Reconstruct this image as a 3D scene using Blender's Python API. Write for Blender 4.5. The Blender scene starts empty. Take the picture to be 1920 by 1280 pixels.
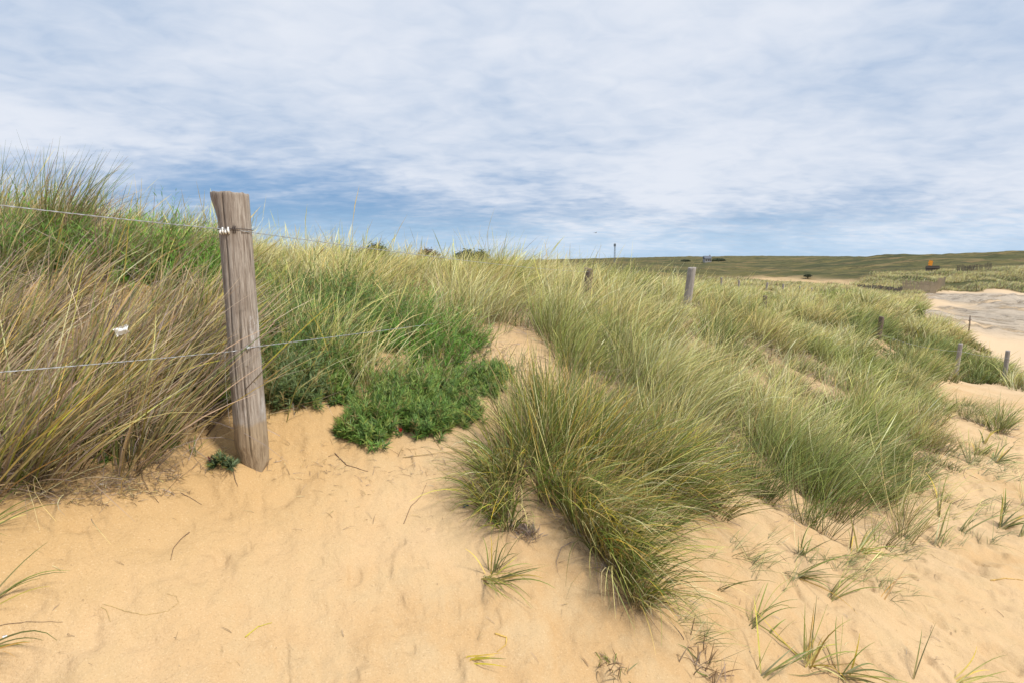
import bpy, math, random
import numpy as np
from mathutils import Vector, Matrix
PI = math.pi
rng = np.random.default_rng(11)
random.seed(5)
COL = bpy.context.scene.collection
F = 1067.0                       # focal length in photograph pixels (20 mm lens)
PITCH = math.radians(8.0)
SP, CP = math.sin(PITCH), math.cos(PITCH)

# ------------------------------------------------------------------ helpers
def ray(u, v):
    dx = (u-960)/F; dy = -(v-640)/F
    return np.array([dx, CP+dy*SP, -SP+dy*CP])
def pt(u, v, Y):
    d = ray(u, v); return d*(Y/d[1])

def hash2(ix, iy, s):
    h = (ix.astype(np.int64)*374761393 + iy.astype(np.int64)*668265263 + s*1442695041) & 0xffffffff
    h = ((h ^ (h >> 13))*1274126177) & 0xffffffff
    h = h ^ (h >> 16)
    return (h & 0xffff)/65535.0
def noise(x, y, s=0):
    ix = np.floor(x); iy = np.floor(y); fx = x-ix; fy = y-iy
    fx = fx*fx*fx*(fx*(fx*6-15)+10); fy = fy*fy*fy*(fy*(fy*6-15)+10)
    a = hash2(ix, iy, s); b = hash2(ix+1, iy, s); c = hash2(ix, iy+1, s); d = hash2(ix+1, iy+1, s)
    return (a*(1-fx)+b*fx)*(1-fy)+(c*(1-fx)+d*fx)*fy
def fbm(x, y, s=0, o=4):
    r = 0; a = .5; t = 0
    for k in range(o):
        r = r+a*noise(x*2**k+7.3*k, y*2**k-3.1*k, s+k); t += a; a *= .5
    return r/t
def sstep(a, b, x):
    t = np.clip((x-a)/(b-a), 0, 1); return t*t*(3-2*t)

# ------------------------------------------------------------------ terrain heights
CTRL = [ # (u, v, distance) of the ground surface
 (0,1280,1.35),(500,1280,1.48),(960,1280,1.62),(1400,1280,1.9),(1900,1280,2.35),(-500,1200,1.3),(2300,1200,3.0),
 (0,1080,1.52),(400,1080,1.72),(800,1080,1.95),(1200,1080,2.2),(1600,1080,2.85),(1900,1080,3.6),
 (0,930,1.8),(400,930,2.1),(800,930,2.35),(1100,930,2.6),(1400,950,3.3),(1560,970,3.9),(1750,920,5.2),(1900,940,5.6),
 (0,860,1.97),(250,860,2.08),(478,872,2.3),(700,830,2.6),(880,800,2.9),(1050,850,2.9),(1300,850,3.7),(1600,850,5.5),(1880,830,8.2),(1900,760,12.5),
 (0,650,2.5),(0,520,2.9),(90,480,3.2),(250,520,3.2),(400,600,3.05),(420,700,2.75),(600,760,2.78),(600,660,3.3),(640,560,4.2),
 (700,670,3.5),(860,640,4.2),(1000,670,4.0),(1030,630,4.6),
 (0,478,4.5),(300,495,5.0),(500,510,6.2),(700,522,8),(900,560,6),(1105,560,9.3),(1105,620,5.5),(900,535,10),
 (1300,582,10),(1300,680,6),(1250,760,4.6),(1435,590,16),(1500,690,9),(1500,790,6),(1655,640,16),(1650,755,9),
 (1800,708,19),(1890,716,19.5),(1750,698,17),(1750,760,12),
 (1600,572,28),(1700,604,26),(1800,655,24),(1900,705,22),
 (1760,550,83),(1850,560,68),(1900,600,45),(1920,640,33),(1740,570,55),
 (1300,535,70),(1300,516,140),(1450,538,70),(1550,540,75),(1450,515,160),(1450,503,320),(1600,506,260),(1250,500,330),
 (1650,545,88),(1800,546,92),(1920,546,92),(1920,512,108),(1850,514,112),(1750,520,112),(1650,528,104),(1600,537,90),(1750,508,150),(1900,500,170),
 (1200,493,560),(1330,489,560),(1450,490,620),(1550,486,560),(1690,479,470),(1770,482,450),(1900,472,430),(2100,470,430),
 (1000,495,500),(700,495,500),(300,495,500),(-200,495,500),
 (1000,520,60),(700,515,40),(300,505,30),(-200,500,20),(1100,545,30),(900,510,140),(400,505,140),(1250,560,35)]
cx, cy, cz = [], [], []
for u, v, Y in CTRL:
    p = pt(u, v, Y); cx.append(p[0]); cy.append(p[1]); cz.append(p[2])
for x, y, z in [(0,0,-1.6),(.6,.6,-1.58),(-.7,.5,-1.35),(-2.5,0,-.6),(-3,-3,-.8),(0,-3,-2.2),(3,-2,-3),(4,1,-3.0),(8,2,-3.9),(20,8,-4.9),(40,20,-5),
                (60,45,-5),(90,70,-5),(-6,3,.2),(-12,5,.3),(-30,10,-.5),(100,20,-5.2),(0,-30,-4.5),(-30,-20,-2),(40,-30,-5),(200,100,-5),
                (0,-500,-5),(500,0,-5.5),(-500,0,-3),(500,300,-3),(-400,-400,-4),(400,-400,-6),(0,1500,-3),(900,1200,-3),(-900,1200,-3)]:
    cx.append(x); cy.append(y); cz.append(z)
cx, cy, cz = map(np.array, (cx, cy, cz))
def warp(x, y):
    r = np.hypot(x, y); s = np.log1p(r/0.8); r = np.maximum(r, 1e-9)
    return x/r*s, y/r*s, r      # log-polar disc: no seam behind
wx, wy, cr = warp(cx, cy)
Q = cz/(cr+2)
def kern(d2): return np.sqrt(d2+1e-4)*1.0
n = len(cx)
A = np.zeros((n+3, n+3)); A[:n, :n] = kern((wx[:, None]-wx)**2+(wy[:, None]-wy)**2)+np.eye(n)*(-0.0012)
A[:n, n] = 1; A[:n, n+1] = wx; A[:n, n+2] = wy; A[n:, :n] = A[:n, n:].T
W = np.linalg.solve(A, np.concatenate([Q, np.zeros(3)]))
def H0(x, y):
    a, b, r = warp(x, y); out = np.empty(len(a))
    for i in range(0, len(a), 20000):
        s = slice(i, i+20000)
        out[s] = kern((a[s, None]-wx)**2+(b[s, None]-wy)**2) @ W[:n] + W[n]+W[n+1]*a[s]+W[n+2]*b[s]
    return out*(r+2)
def detail(x, y):
    r = np.hypot(x, y)
    big = (fbm(x*1.1, y*1.1, 3, 3)-.5)*.10*sstep(.5, 4, r)
    mid = (fbm(x*5, y*5, 9, 3)-.5)*.042-sstep(.60, .72, fbm(x*4+3, y*4, 19, 3))*.012
    # slumped wind ripples on the open slope at the right
    w = x*.55+y*.83+(fbm(x*2, y*2, 30, 2)-.5)*.55
    right = sstep(.9, 1.8, x)*(1-sstep(14, 24, r))
    rip = (np.abs(((w*3.1) % 1)-.5)*2)**1.4*.07*right*fbm(x*3, y*3, 40, 2)
    pits = -sstep(.68, .8, noise(x*6, y*6, 77))*.022*(.25+right)
    fine = (fbm(x*22, y*22, 50, 2)-.5)*.010-sstep(.70, .80, noise(x*15+y*6, y*15-x*6, 58))*.007*sstep(.4, .6, fbm(x*1.7, y*1.7, 59, 2))
    far = (fbm(x*.07, y*.07, 60, 4)-.5)*np.clip((r-40)*.02, 0, 2.4)+(fbm(x*.016, y*.016, 66, 4)-.5)*np.clip((r-150)*.025, 0, 7)
    far2 = (fbm(x*.25, y*.25, 64, 3)-.5)*np.clip((r-25)*.02, 0, .9)*(1-sstep(300, 400, r))
    # level beach apron with low rock ledges
    b = beach(x, y)
    led = b*(sstep(.47, .53, fbm(x*.09+y*.05, y*.35, 91, 4))*.35+(fbm(x*.5, y*1.2, 95, 4)-.5)*.5)
    return big+mid+rip+pits+fine+(far+far2)*(1-b)+led
def beach(x, y):
    # 1 on the rocky flat
    a = np.arctan2(x, y)
    e = fbm(x*.12, y*.12, 88, 3)*.16
    return sstep(.70, .74, a+e-.0)*sstep(36, 44, y+fbm(x*.2, y*.2, 83, 2)*8)*(1-sstep(80, 86, y))*(1-sstep(150, 200, x))
def scour(x, y):  # hollow blown out round the pointed foot of the near post
    d = np.hypot(x-PA[0]-.02, y-PA[1]+.03)
    dl = np.hypot(x-PA[0]+.05, y-PA[1]+.05)
    return .016*np.exp(-(d/.14)**2)+.022*np.exp(-(dl/.09)**2)-.01*np.exp(-((d-.2)/.05)**2)
PA = pt(474, 868, 2.3)

# polar ground sheet: fine columns ahead of the camera, coarse behind
th_f = np.linspace(-54, 54, 760)
th = np.radians(np.concatenate([th_f, np.linspace(54, 306, 74)[1:-1]]))
rr = np.concatenate([[.003], np.linspace(.0, 1.2, 10)[1:-1], np.geomspace(1.2, 30, 420), np.geomspace(30, 3000, 230)[1:]])
TH, RR = np.meshgrid(th, rr, indexing='ij')
GX = (np.sin(TH)*RR).ravel(); GY = (np.cos(TH)*RR).ravel()
GZ = H0(GX, GY)+detail(GX, GY)+scour(GX, GY)
G2 = GZ.reshape(TH.shape)
lnr = np.log(rr)
def H(x, y):
    x = np.asarray(x, float); y = np.asarray(y, float)
    r = np.clip(np.hypot(x, y), rr[1], rr[-2]); t = np.degrees(np.arctan2(x, y))
    t = np.clip((t+54)/108*759, 0, 758.999)
    i = t.astype(int); ft = t-i
    k = np.clip(np.searchsorted(rr, r)-1, 0, len(rr)-2); fr = (r-rr[k])/(rr[k+1]-rr[k])
    return (G2[i, k]*(1-ft)+G2[i+1, k]*ft)*(1-fr)+(G2[i, k+1]*(1-ft)+G2[i+1, k+1]*ft)*fr
def hit(u, v):
    d = ray(u, v); d = d/d[1]
    Y = np.geomspace(.7, 900, 6000)
    z = d[2]*Y; g = H(d[0]*Y, Y)
    w = np.nonzero(z <= g)[0]
    k = w[0] if len(w) else len(Y)-1
    return np.array([d[0]*Y[k], Y[k], g[k]])
def poly(pts): # list of (u,v) hits or (u,v,Y)
    o = []
    for p in pts:
        q = hit(*p) if len(p) == 2 else pt(*p)
        o.append((q[0], q[1]))
    return np.array(o)
def inside(P, x, y):
    c = np.zeros(x.shape, bool); j = len(P)-1
    for i in range(len(P)):
        xi, yi = P[i]; xj, yj = P[j]
        m = ((yi > y) != (yj > y)) & (x < (xj-xi)*(y-yi)/((yj-yi) or 1e-9)+xi)
        c ^= m; j = i
    return c

# ------------------------------------------------------------------ objects
def tag(o, label=None, cat=None, group=None, kind=None):
    if label: o['label'] = label
    if cat: o['category'] = cat
    if group: o['group'] = group
    if kind: o['kind'] = kind
    return o
def link(o, parent=None):
    COL.objects.link(o)
    if parent: o.parent = parent
    return o
def empty(name, loc, label, cat, group=None):
    o = bpy.data.objects.new(name, None); o.location = [float(a) for a in loc]; o.empty_display_size = .1
    link(o); return tag(o, label, cat, group)
def mesh_obj(name, V, Fc, mat, parent=None, col=None, smooth=True, attrs=None, origin=None):
    V = np.asarray(V, np.float32)
    if origin is not None: V = V-np.asarray(origin, np.float32)
    me = bpy.data.meshes.new(name)
    if isinstance(Fc, np.ndarray):
        nf, k = Fc.shape
        me.vertices.add(len(V)); me.vertices.foreach_set('co', V.ravel())
        me.loops.add(nf*k); me.loops.foreach_set('vertex_index', Fc.astype(np.int32).ravel())
        me.polygons.add(nf); me.polygons.foreach_set('loop_start', np.arange(0, nf*k, k, dtype=np.int32))
        me.update(calc_edges=True)
    else:
        me.from_pydata([tuple(map(float, v)) for v in V], [], [tuple(int(i) for i in f) for f in Fc]); me.update()
    me.validate(verbose=False)
    if smooth: me.polygons.foreach_set('use_smooth', np.ones(len(me.polygons), bool))
    if col is not None:
        c = np.ones((len(V), 4), np.float32); c[:, :3] = col
        at = me.attributes.new('Col', 'FLOAT_COLOR', 'POINT'); at.data.foreach_set('color', c.ravel())
    for k, a in (attrs or {}).items():
        at = me.attributes.new(k, 'FLOAT', 'POINT'); at.data.foreach_set('value', np.asarray(a, np.float32))
    me.materials.append(mat)
    o = bpy.data.objects.new(name, me); link(o, parent)
    if origin is not None and parent is None: o.location = [float(a) for a in origin]
    return o
class MB:
    """collects simple pieces into one mesh"""
    def __init__(s): s.v = []; s.f = []
    def add(s, v, f):
        b = len(s.v); s.v += [tuple(p) for p in v]; s.f += [tuple(i+b for i in q) for q in f]; return s
    def box(s, c, sz, R=None):
        v = []
        for i in (-1, 1):
            for j in (-1, 1):
                for k in (-1, 1):
                    p = Vector((i*sz[0]/2, j*sz[1]/2, k*sz[2]/2))
                    if R is not None: p = R @ p
                    v.append((p.x+c[0], p.y+c[1], p.z+c[2]))
        return s.add(v, [(0,1,3,2),(4,6,7,5),(0,4,5,1),(2,3,7,6),(0,2,6,4),(1,5,7,3)])
    def tube(s, P, R, seg=8, cap=True):
        P = [Vector([float(c) for c in p]) for p in P]; m = len(P)
        R = [R]*m if not hasattr(R, '__len__') else R
        v = []
        ref = Vector((0, 0, 1))
        for i in range(m):
            d = (P[min(i+1, m-1)]-P[max(i-1, 0)]).normalized()
            if abs(d.dot(ref)) > .95: a = d.cross(Vector((1, .1, 0)))
            else: a = d.cross(ref)
            a.normalize(); b = d.cross(a)
            for k in range(seg):
                t = 2*PI*k/seg; v.append(P[i]+(a*math.cos(t)+b*math.sin(t))*float(R[i]))
        f = [(i*seg+k, i*seg+(k+1) % seg, (i+1)*seg+(k+1) % seg, (i+1)*seg+k) for i in range(m-1) for k in range(seg)]
        if cap: f += [tuple(range(seg))[::-1], tuple(range((m-1)*seg, m*seg))]
        return s.add(v, f)
    def build(s, name, mat, parent=None, origin=None, smooth=False):
        return mesh_obj(name, np.array(s.v), s.f, mat, parent, smooth=smooth, origin=origin)

# ------------------------------------------------------------------ materials
def newmat(name):
    m = bpy.data.materials.new(name); m.use_nodes = True; nt = m.node_tree; nt.nodes.clear()
    return m, nt
class NT:
    def __init__(s, nt): s.nt = nt
    def n(s, typ, **kw):
        d = s.nt.nodes.new(typ)
        for k, v in kw.items():
            if k.startswith('i_'): d.inputs[int(k[2:])].default_value = v
            else: setattr(d, k, v)
        return d
    def l(s, a, b): s.nt.links.new(a, b)
    def math(s, op, a, b=None, c=None, clamp=False):
        d = s.nt.nodes.new('ShaderNodeMath'); d.operation = op; d.use_clamp = clamp
        for i, x in enumerate((a, b, c)):
            if x is None: continue
            if isinstance(x, (int, float)): d.inputs[i].default_value = x
            else: s.l(x, d.inputs[i])
        return d.outputs[0]
    def mix(s, f, a, b, typ='MIX'):
        d = s.nt.nodes.new('ShaderNodeMix'); d.data_type = 'RGBA'; d.blend_type = typ
        for i, x in ((0, f), (6, a), (7, b)):
            if isinstance(x, (int, float)): d.inputs[i].default_value = x
            elif isinstance(x, tuple): d.inputs[i].default_value = (*x, 1)
            else: s.l(x, d.inputs[i])
        return d.outputs[2]
    def noise(s, vec, scale, detail=4, rough=.55, dist=0, out='Fac'):
        d = s.n('ShaderNodeTexNoise'); d.inputs['Scale'].default_value = scale; d.inputs['Detail'].default_value = detail
        d.inputs['Roughness'].default_value = rough; d.inputs['Distortion'].default_value = dist
        if vec is not None: s.l(vec, d.inputs['Vector'])
        return d.outputs[out]
    def ramp(s, f, a, b):
        d = s.n('ShaderNodeMapRange', interpolation_type='SMOOTHSTEP'); s.l(f, d.inputs[0])
        d.inputs[1].default_value = a; d.inputs[2].default_value = b; return d.outputs[0]
    def mapping(s, vec, scale=(1, 1, 1), rot=(0, 0, 0), loc=(0, 0, 0)):
        d = s.n('ShaderNodeMapping'); d.inputs['Scale'].default_value = scale; d.inputs['Rotation'].default_value = rot; d.inputs['Location'].default_value = loc
        s.l(vec, d.inputs[0]); return d.outputs[0]
    def bump(s, h, strength, dist, normal=None):
        d = s.n('ShaderNodeBump'); d.inputs['Strength'].default_value = strength; d.inputs['Distance'].default_value = dist
        s.l(h, d.inputs['Height'])
        if normal is not None: s.l(normal, d.inputs['Normal'])
        return d.outputs[0]
    def principled(s, col, rough=.8, spec=.3, normal=None, metal=0):
        d = s.n('ShaderNodeBsdfPrincipled')
        if isinstance(col, tuple): d.inputs['Base Color'].default_value = (*col, 1)
        else: s.l(col, d.inputs['Base Color'])
        if isinstance(rough, (int, float)): d.inputs['Roughness'].default_value = rough
        else: s.l(rough, d.inputs['Roughness'])
        d.inputs['Specular IOR Level'].default_value = spec; d.inputs['Metallic'].default_value = metal
        if normal is not None: s.l(normal, d.inputs['Normal'])
        return d.outputs[0]
    def out(s, sh):
        o = s.n('ShaderNodeOutputMaterial'); s.l(sh, o.inputs[0])

def simple(name, col, rough=.7, spec=.3, var=.25, scale=30, metal=0, bump=.2):
    m, nt = newmat(name); N = NT(nt)
    tc = N.n('ShaderNodeTexCoord').outputs['Object']
    f = N.noise(tc, scale, 5)
    dark = tuple(c*(1-var) for c in col); lite = tuple(min(1, c*(1+var)) for c in col)
    c = N.mix(N.ramp(f, .3, .7), dark, lite)
    N.out(N.principled(c, rough, spec, N.bump(f, bump, .004), metal)); return m

def leaf_mat(name, trans=.35, rough=.55, spec=.25):
    m, nt = newmat(name); N = NT(nt)
    at = N.n('ShaderNodeAttribute', attribute_name='Col').outputs['Color']
    g = N.n('ShaderNodeNewGeometry')
    f = N.noise(g.outputs['Position'], 60, 3)
    c = N.mix(N.ramp(f, .3, .7), N.mix(1.0, at, (.78, .78, .78), 'MULTIPLY'), at)
    vm = N.n('ShaderNodeVectorMath', operation='MULTIPLY_ADD'); N.l(g.outputs['Normal'], vm.inputs[0]); vm.inputs[1].default_value = (.75,)*3; vm.inputs[2].default_value = (0, 0, .38)
    vn = N.n('ShaderNodeVectorMath', operation='NORMALIZE'); N.l(vm.outputs[0], vn.inputs[0])
    p = N.principled(c, rough, spec, vn.outputs[0])
    t = N.n('ShaderNodeBsdfTranslucent'); N.l(c, t.inputs[0])
    mx = N.n('ShaderNodeMixShader', i_0=trans); N.l(p, mx.inputs[1]); N.l(t.outputs[0], mx.inputs[2])
    N.out(mx.outputs[0]); return m
M_GRASS = leaf_mat('marram_leaf', .22, .48, .24)
M_DRY = leaf_mat('dry_leaf', .15, .5, .35)
M_HERB = leaf_mat('herb_leaf', .30, .5, .3)

def ground_material():
    m, nt = newmat('sand_and_turf'); N = NT(nt)
    pos = N.n('ShaderNodeNewGeometry').outputs['Position']
    a = lambda s: N.n('ShaderNodeAttribute', attribute_name=s).outputs['Fac']
    big = N.noise(pos, .9, 4); mid = N.noise(pos, 7, 5, .6); grain = N.noise(pos, 190, 4, .8); speck = N.noise(pos, 520, 2, .8)
    wet = N.noise(N.mapping(pos, (1, 1, 1), loc=(3, 8, 0)), 1.6, 5, .6)
    c = N.mix(N.ramp(big, .35, .65), (.44, .285, .14), (.50, .35, .20))
    c = N.mix(N.ramp(mid, .35, .7), c, (.455, .32, .175))
    c = N.mix(N.math('MULTIPLY', N.ramp(a('yellow'), 0, 1), .75), c, (.43, .27, .115))
    c = N.mix(N.math('MULTIPLY', N.ramp(wet, .55, .75), .25), c, (.40, .29, .175))
    c = N.mix(N.math('MULTIPLY', N.ramp(grain, .56, .68), .6), c, (.25, .155, .075))
    c = N.mix(N.math('MULTIPLY', N.ramp(grain, .44, .32), .55), c, (.66, .50, .32))
    c = N.mix(N.math('MULTIPLY', N.ramp(speck, .70, .76), .6), c, (.14, .10, .07))
    # organic litter under the vegetation
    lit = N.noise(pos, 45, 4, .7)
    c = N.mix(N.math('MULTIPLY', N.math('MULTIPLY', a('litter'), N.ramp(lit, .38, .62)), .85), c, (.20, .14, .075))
    # beach: pale washed sand
    c = N.mix(a('pale'), c, (0.49, .365, .235))
    # rock ledges
    rp = N.mapping(pos, (.25, 1.0, 1.0), (0, 0, math.radians(-14)))
    rn = N.noise(rp, 1.1, 8, .7, .6); rn2 = N.noise(rp, .35, 5, .6, .3)
    crk = N.noise(N.mapping(pos, (.5, 2.2, 1), (0, 0, math.radians(-10))), 1.6, 7, .75, .8)
    rock = N.mix(N.ramp(rn, .34, .50), (.06, .05, .04), (.38, .32, .25)); rock = N.mix(N.math('MULTIPLY', N.ramp(crk, .44, .38), .7), rock, (.05, .042, .035))
    rock = N.mix(N.math('MULTIPLY', N.ramp(rn2, .42, .62), .7), rock, (.46, .38, .29))
    rf = N.math('MULTIPLY', a('rock'), N.ramp(N.noise(rp, .5, 8, .7), .36, .49))
    c = N.mix(rf, c, rock)
    # turf on the far land
    tn = N.noise(N.mapping(pos, (.35, 1, 1)), .02, 8, .7); tn2 = N.noise(N.mapping(pos, (.3, 1, 1), loc=(40, 9, 0)), .05, 7, .7); tf = N.noise(pos, 1.3, 6, .75)
    t = N.mix(N.ramp(tn, .38, .62), (.05, .055, .017), (.14, .115, .038))
    t = N.mix(N.math('MULTIPLY', N.ramp(tn2, .50, .62), .85), t, (.20, .135, .06))
    t = N.mix(N.math('MULTIPLY', N.ramp(tn2, .42, .34), .7), t, (.055, .07, .025))
    t = N.mix(N.math('MULTIPLY', N.ramp(tf, .42, .66), .65), t, (.05, .05, .02))
    scrub = N.noise(N.mapping(pos, (.6, 1, 1), loc=(11, 3, 0)), .11, 6, .8)
    t = N.mix(N.math('MULTIPLY', N.ramp(scrub, .50, .58), .75), t, (.03, .033, .013))
    t = N.mix(N.math('MULTIPLY', N.ramp(scrub, .42, .36), .5), t, (.17, .13, .06))
    c = N.mix(a('turf'), c, t)
    lump = N.noise(pos, 28, 4, .6)
    h = N.math('ADD', N.math('MULTIPLY', lump, 1.0), N.math('MULTIPLY', grain, .18))
    nb = N.bump(h, .8, .014)
    rk = N.math('MULTIPLY', rn, rf)
    nb2 = N.bump(rk, .9, .5, nb)
    N.out(N.principled(c, .92, .12, nb2)); return m

# ------------------------------------------------------------------ ground zones
R_ = np.hypot(GX, GY); AZ = np.arctan2(GX, GY)
FIELD = poly([(470,650,2.9),(560,640,3.3),(640,600,4.0),(760,590,4.5),(900,600,4.7),(980,615,5.0),(1060,625,4.8),(1080,700,3.9),(1130,770,3.55),(1230,830,3.55),
              (1320,860,3.6),(1400,905,3.55),(1480,925),(1570,955),(1690,930),(1755,885),(1770,830),(1745,785),(1735,735),(1790,712),(1890,722),(1920,735),
              (1925,700,22),(1830,650,27),(1740,605,33),(1660,570,42),(1500,550,50),(1200,545,45),(900,520,40),(600,510,30),(0,480,26),(-500,450,14),(-300,450,5.0),(-100,450,3.6),(200,450,3.8),(420,450,3.4)])
BANK = poly([(-250,860,1.75),(-40,935),(100,935),(230,905),(340,862),(392,790),(415,700,2.7),(425,600,3.2),(380,500,4.2),(200,450,4.4),(-300,450,4.0)])
DUNE_FAR = poly([(1590,537,92),(1680,549),(1800,547),(1960,549),(2000,500,150),(1800,500,135),(1640,515,125)])
fieldm = inside(FIELD, GX, GY) | inside(BANK, GX, GY)
dunem = inside(DUNE_FAR, GX, GY)
nearsand = sstep(38, 60, R_+(fbm(GX*.1, GY*.1, 5, 3)-.5)*30)
bz = ((AZ > .60) & (R_ < 125)).astype(float)
turf = nearsand*(1-bz*(1-dunem))
# scraped bare ground left of the far dunes, and sandy tracks in the far turf
scr = pt(1500, 524, 105)
turf *= 1-.95*np.exp(-(((GX-scr[0])/13)**2+((GY-scr[1])/22)**2)**2)
tr = np.abs(GY-(185+fbm(GX*.01, GY*0, 8, 2)*30))
turf *= 1-.8*(1-sstep(3, 7, tr))*sstep(.45, .55, fbm(GX*.02, GY*.01, 18, 2)+.1)*(GX > 40)
turf = np.where(GZ < -40, 1, turf)
pale = sstep(.58, .66, AZ)*sstep(16, 30, R_)*(1-turf)
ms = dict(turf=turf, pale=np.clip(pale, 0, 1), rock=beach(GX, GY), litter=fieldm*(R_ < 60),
          yellow=np.clip(sstep(-.05, -.45, AZ)*.9+.1, 0, 1)*(R_ < 12)*sstep(-1.25, -.75, GZ))
nT, nR = len(th), len(rr)
idx = np.arange(nT*nR).reshape(nT, nR); nxt = np.roll(idx, -1, axis=0)
quads = np.stack([idx[:, :-1], idx[:, 1:], nxt[:, 1:], nxt[:, :-1]], -1).reshape(-1, 4)[:, ::-1]
V = np.column_stack([GX, GY, GZ])
me_faces = quads
ground = mesh_obj('ground', V, me_faces, ground_material(), attrs=ms)
tag(ground, 'sand dune slope running down to a beach and grassy hills', 'ground', kind='structure')

# ------------------------------------------------------------------ grass
UPV = np.array([0, 0, 1.0])
def nrm(a): return a/np.maximum(np.linalg.norm(a, axis=-1, keepdims=True), 1e-9)
def blades(root, L, az, tilt, wind, grav, width, c0, c1, nseg=5, head=None, clamp=True, kink=.0):
    """ribbons: root (N,3); wind (N,3) added along the blade; returns V,F,C"""
    N = len(root); L = np.broadcast_to(L, N); width = np.broadcast_to(width, N)
    d0 = np.column_stack([np.sin(tilt)*np.sin(az), np.sin(tilt)*np.cos(az), np.cos(tilt)])
    ts = np.linspace(0, 1, nseg+1)
    P = [root]; D = [d0]
    side0 = nrm(np.cross(d0, rng.normal(size=(N, 3))))
    kv = rng.normal(size=(N, 3))*kink
    for t in ts[1:]:
        d = nrm(d0+wind*t**1.3+kv*t*t-UPV*(grav*t*t)[:, None])
        p = P[-1]+d*(L/nseg)[:, None]
        if clamp:
            g = H(p[:, 0], p[:, 1])+.006
            low = p[:, 2] < g; p[low, 2] = g[low]
        P.append(p); D.append(d)
    Vs = []; Cs = []
    for k, t in enumerate(ts):
        s = nrm(side0-D[k]*np.sum(side0*D[k], 1, keepdims=True))
        w = width*(1-.88*t**1.8)*(.75+.25*min(1, t*4))
        if head is not None: w = np.where(head & (t > .78) & (t < .99), width*1.35, w)
        Vs += [P[k]-s*w[:, None]*.5, P[k]+s*w[:, None]*.5]
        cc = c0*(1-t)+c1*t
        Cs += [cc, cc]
    V = np.stack(Vs, 1).reshape(-1, 3); C = np.stack(Cs, 1).reshape(-1, 3)
    m = 2*(nseg+1); b = (np.arange(N)*m)[:, None]
    f = np.concatenate([np.stack([b[:, 0]+2*k, b[:, 0]+2*k+1, b[:, 0]+2*k+3, b[:, 0]+2*k+2], -1) for k in range(nseg)])
    return V, f, C
def join(parts):
    V = []; Fc = []; C = []; b = 0
    for v, f, c in parts: V.append(v); Fc.append(f+b); C.append(c); b += len(v)
    return np.vstack(V), np.vstack(Fc), np.vstack(C)
PAL = dict(
 green=[(.12,.20,.022),(.17,.25,.03),(.085,.15,.02),(.23,.28,.045)],
 olive=[(.20,.20,.035),(.26,.25,.05),(.15,.16,.03)],
 blue=[(.18,.27,.07),(.26,.33,.10),(.12,.20,.05),(.38,.42,.17)],
 pale=[(.78,.70,.28),(.66,.63,.18),(.86,.79,.42),(.54,.55,.14)],
 straw=[(.80,.61,.24),(.66,.48,.16),(.84,.70,.36),(.52,.38,.13)],
 tan=[(.62,.44,.29),(.52,.36,.24),(.70,.54,.38)],
 brown=[(.34,.22,.11),(.22,.14,.07),(.40,.28,.16),(.28,.19,.12)],
 yellow=[(.66,.49,.04),(.58,.55,.06),(.70,.46,.08)],
 orange=[(.62,.33,.06)],
 grey=[(.44,.35,.31),(.32,.25,.22)])
PK = {k: np.array(v) for k, v in PAL.items()}
def pick(N, mixd):
    ks = list(mixd); pr = np.array([mixd[k] for k in ks], float); pr /= pr.sum()
    w = rng.choice(len(ks), N, p=pr); out = np.zeros((N, 3))
    for i, k in enumerate(ks):
        m = w == i; c = PK[k]; out[m] = c[rng.integers(0, len(c), m.sum())]
    return np.minimum(out*rng.uniform(.58, 1.32, (N, 1)), .88)

def sample(P, c, p, rmin, rmax, extra=None):
    """points in polygon P with ground density c/r^p"""
    x0, y0 = P.min(0); x1, y1 = P.max(0); out = []
    edges = np.geomspace(rmin, rmax, 26)
    tmin, tmax = math.radians(-50), math.radians(50)
    for a, b in zip(edges[:-1], edges[1:]):
        area = .5*(b*b-a*a)*(tmax-tmin); nn = rng.poisson(area*c/((a+b)/2)**p)
        r = np.sqrt(rng.uniform(a*a, b*b, nn)); t = rng.uniform(tmin, tmax, nn)
        out.append(np.column_stack([r*np.sin(t), r*np.cos(t)]))
    q = np.vstack(out); q = q[inside(P, q[:, 0], q[:, 1])]
    return q

def expand(cen, nb, rad):
    """cen (M,2) clumps -> blade roots"""
    M = len(cen); ci = np.repeat(np.arange(M), nb); N = len(ci)
    a = rng.uniform(0, 2*PI, N); q = np.sqrt(rng.uniform(0, 1, N)); rd = rad[ci]*q
    x = cen[ci, 0]+rd*np.sin(a); y = cen[ci, 1]+rd*np.cos(a)
    return ci, a, q, np.column_stack([x, y, H(x, y)-.01])

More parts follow.
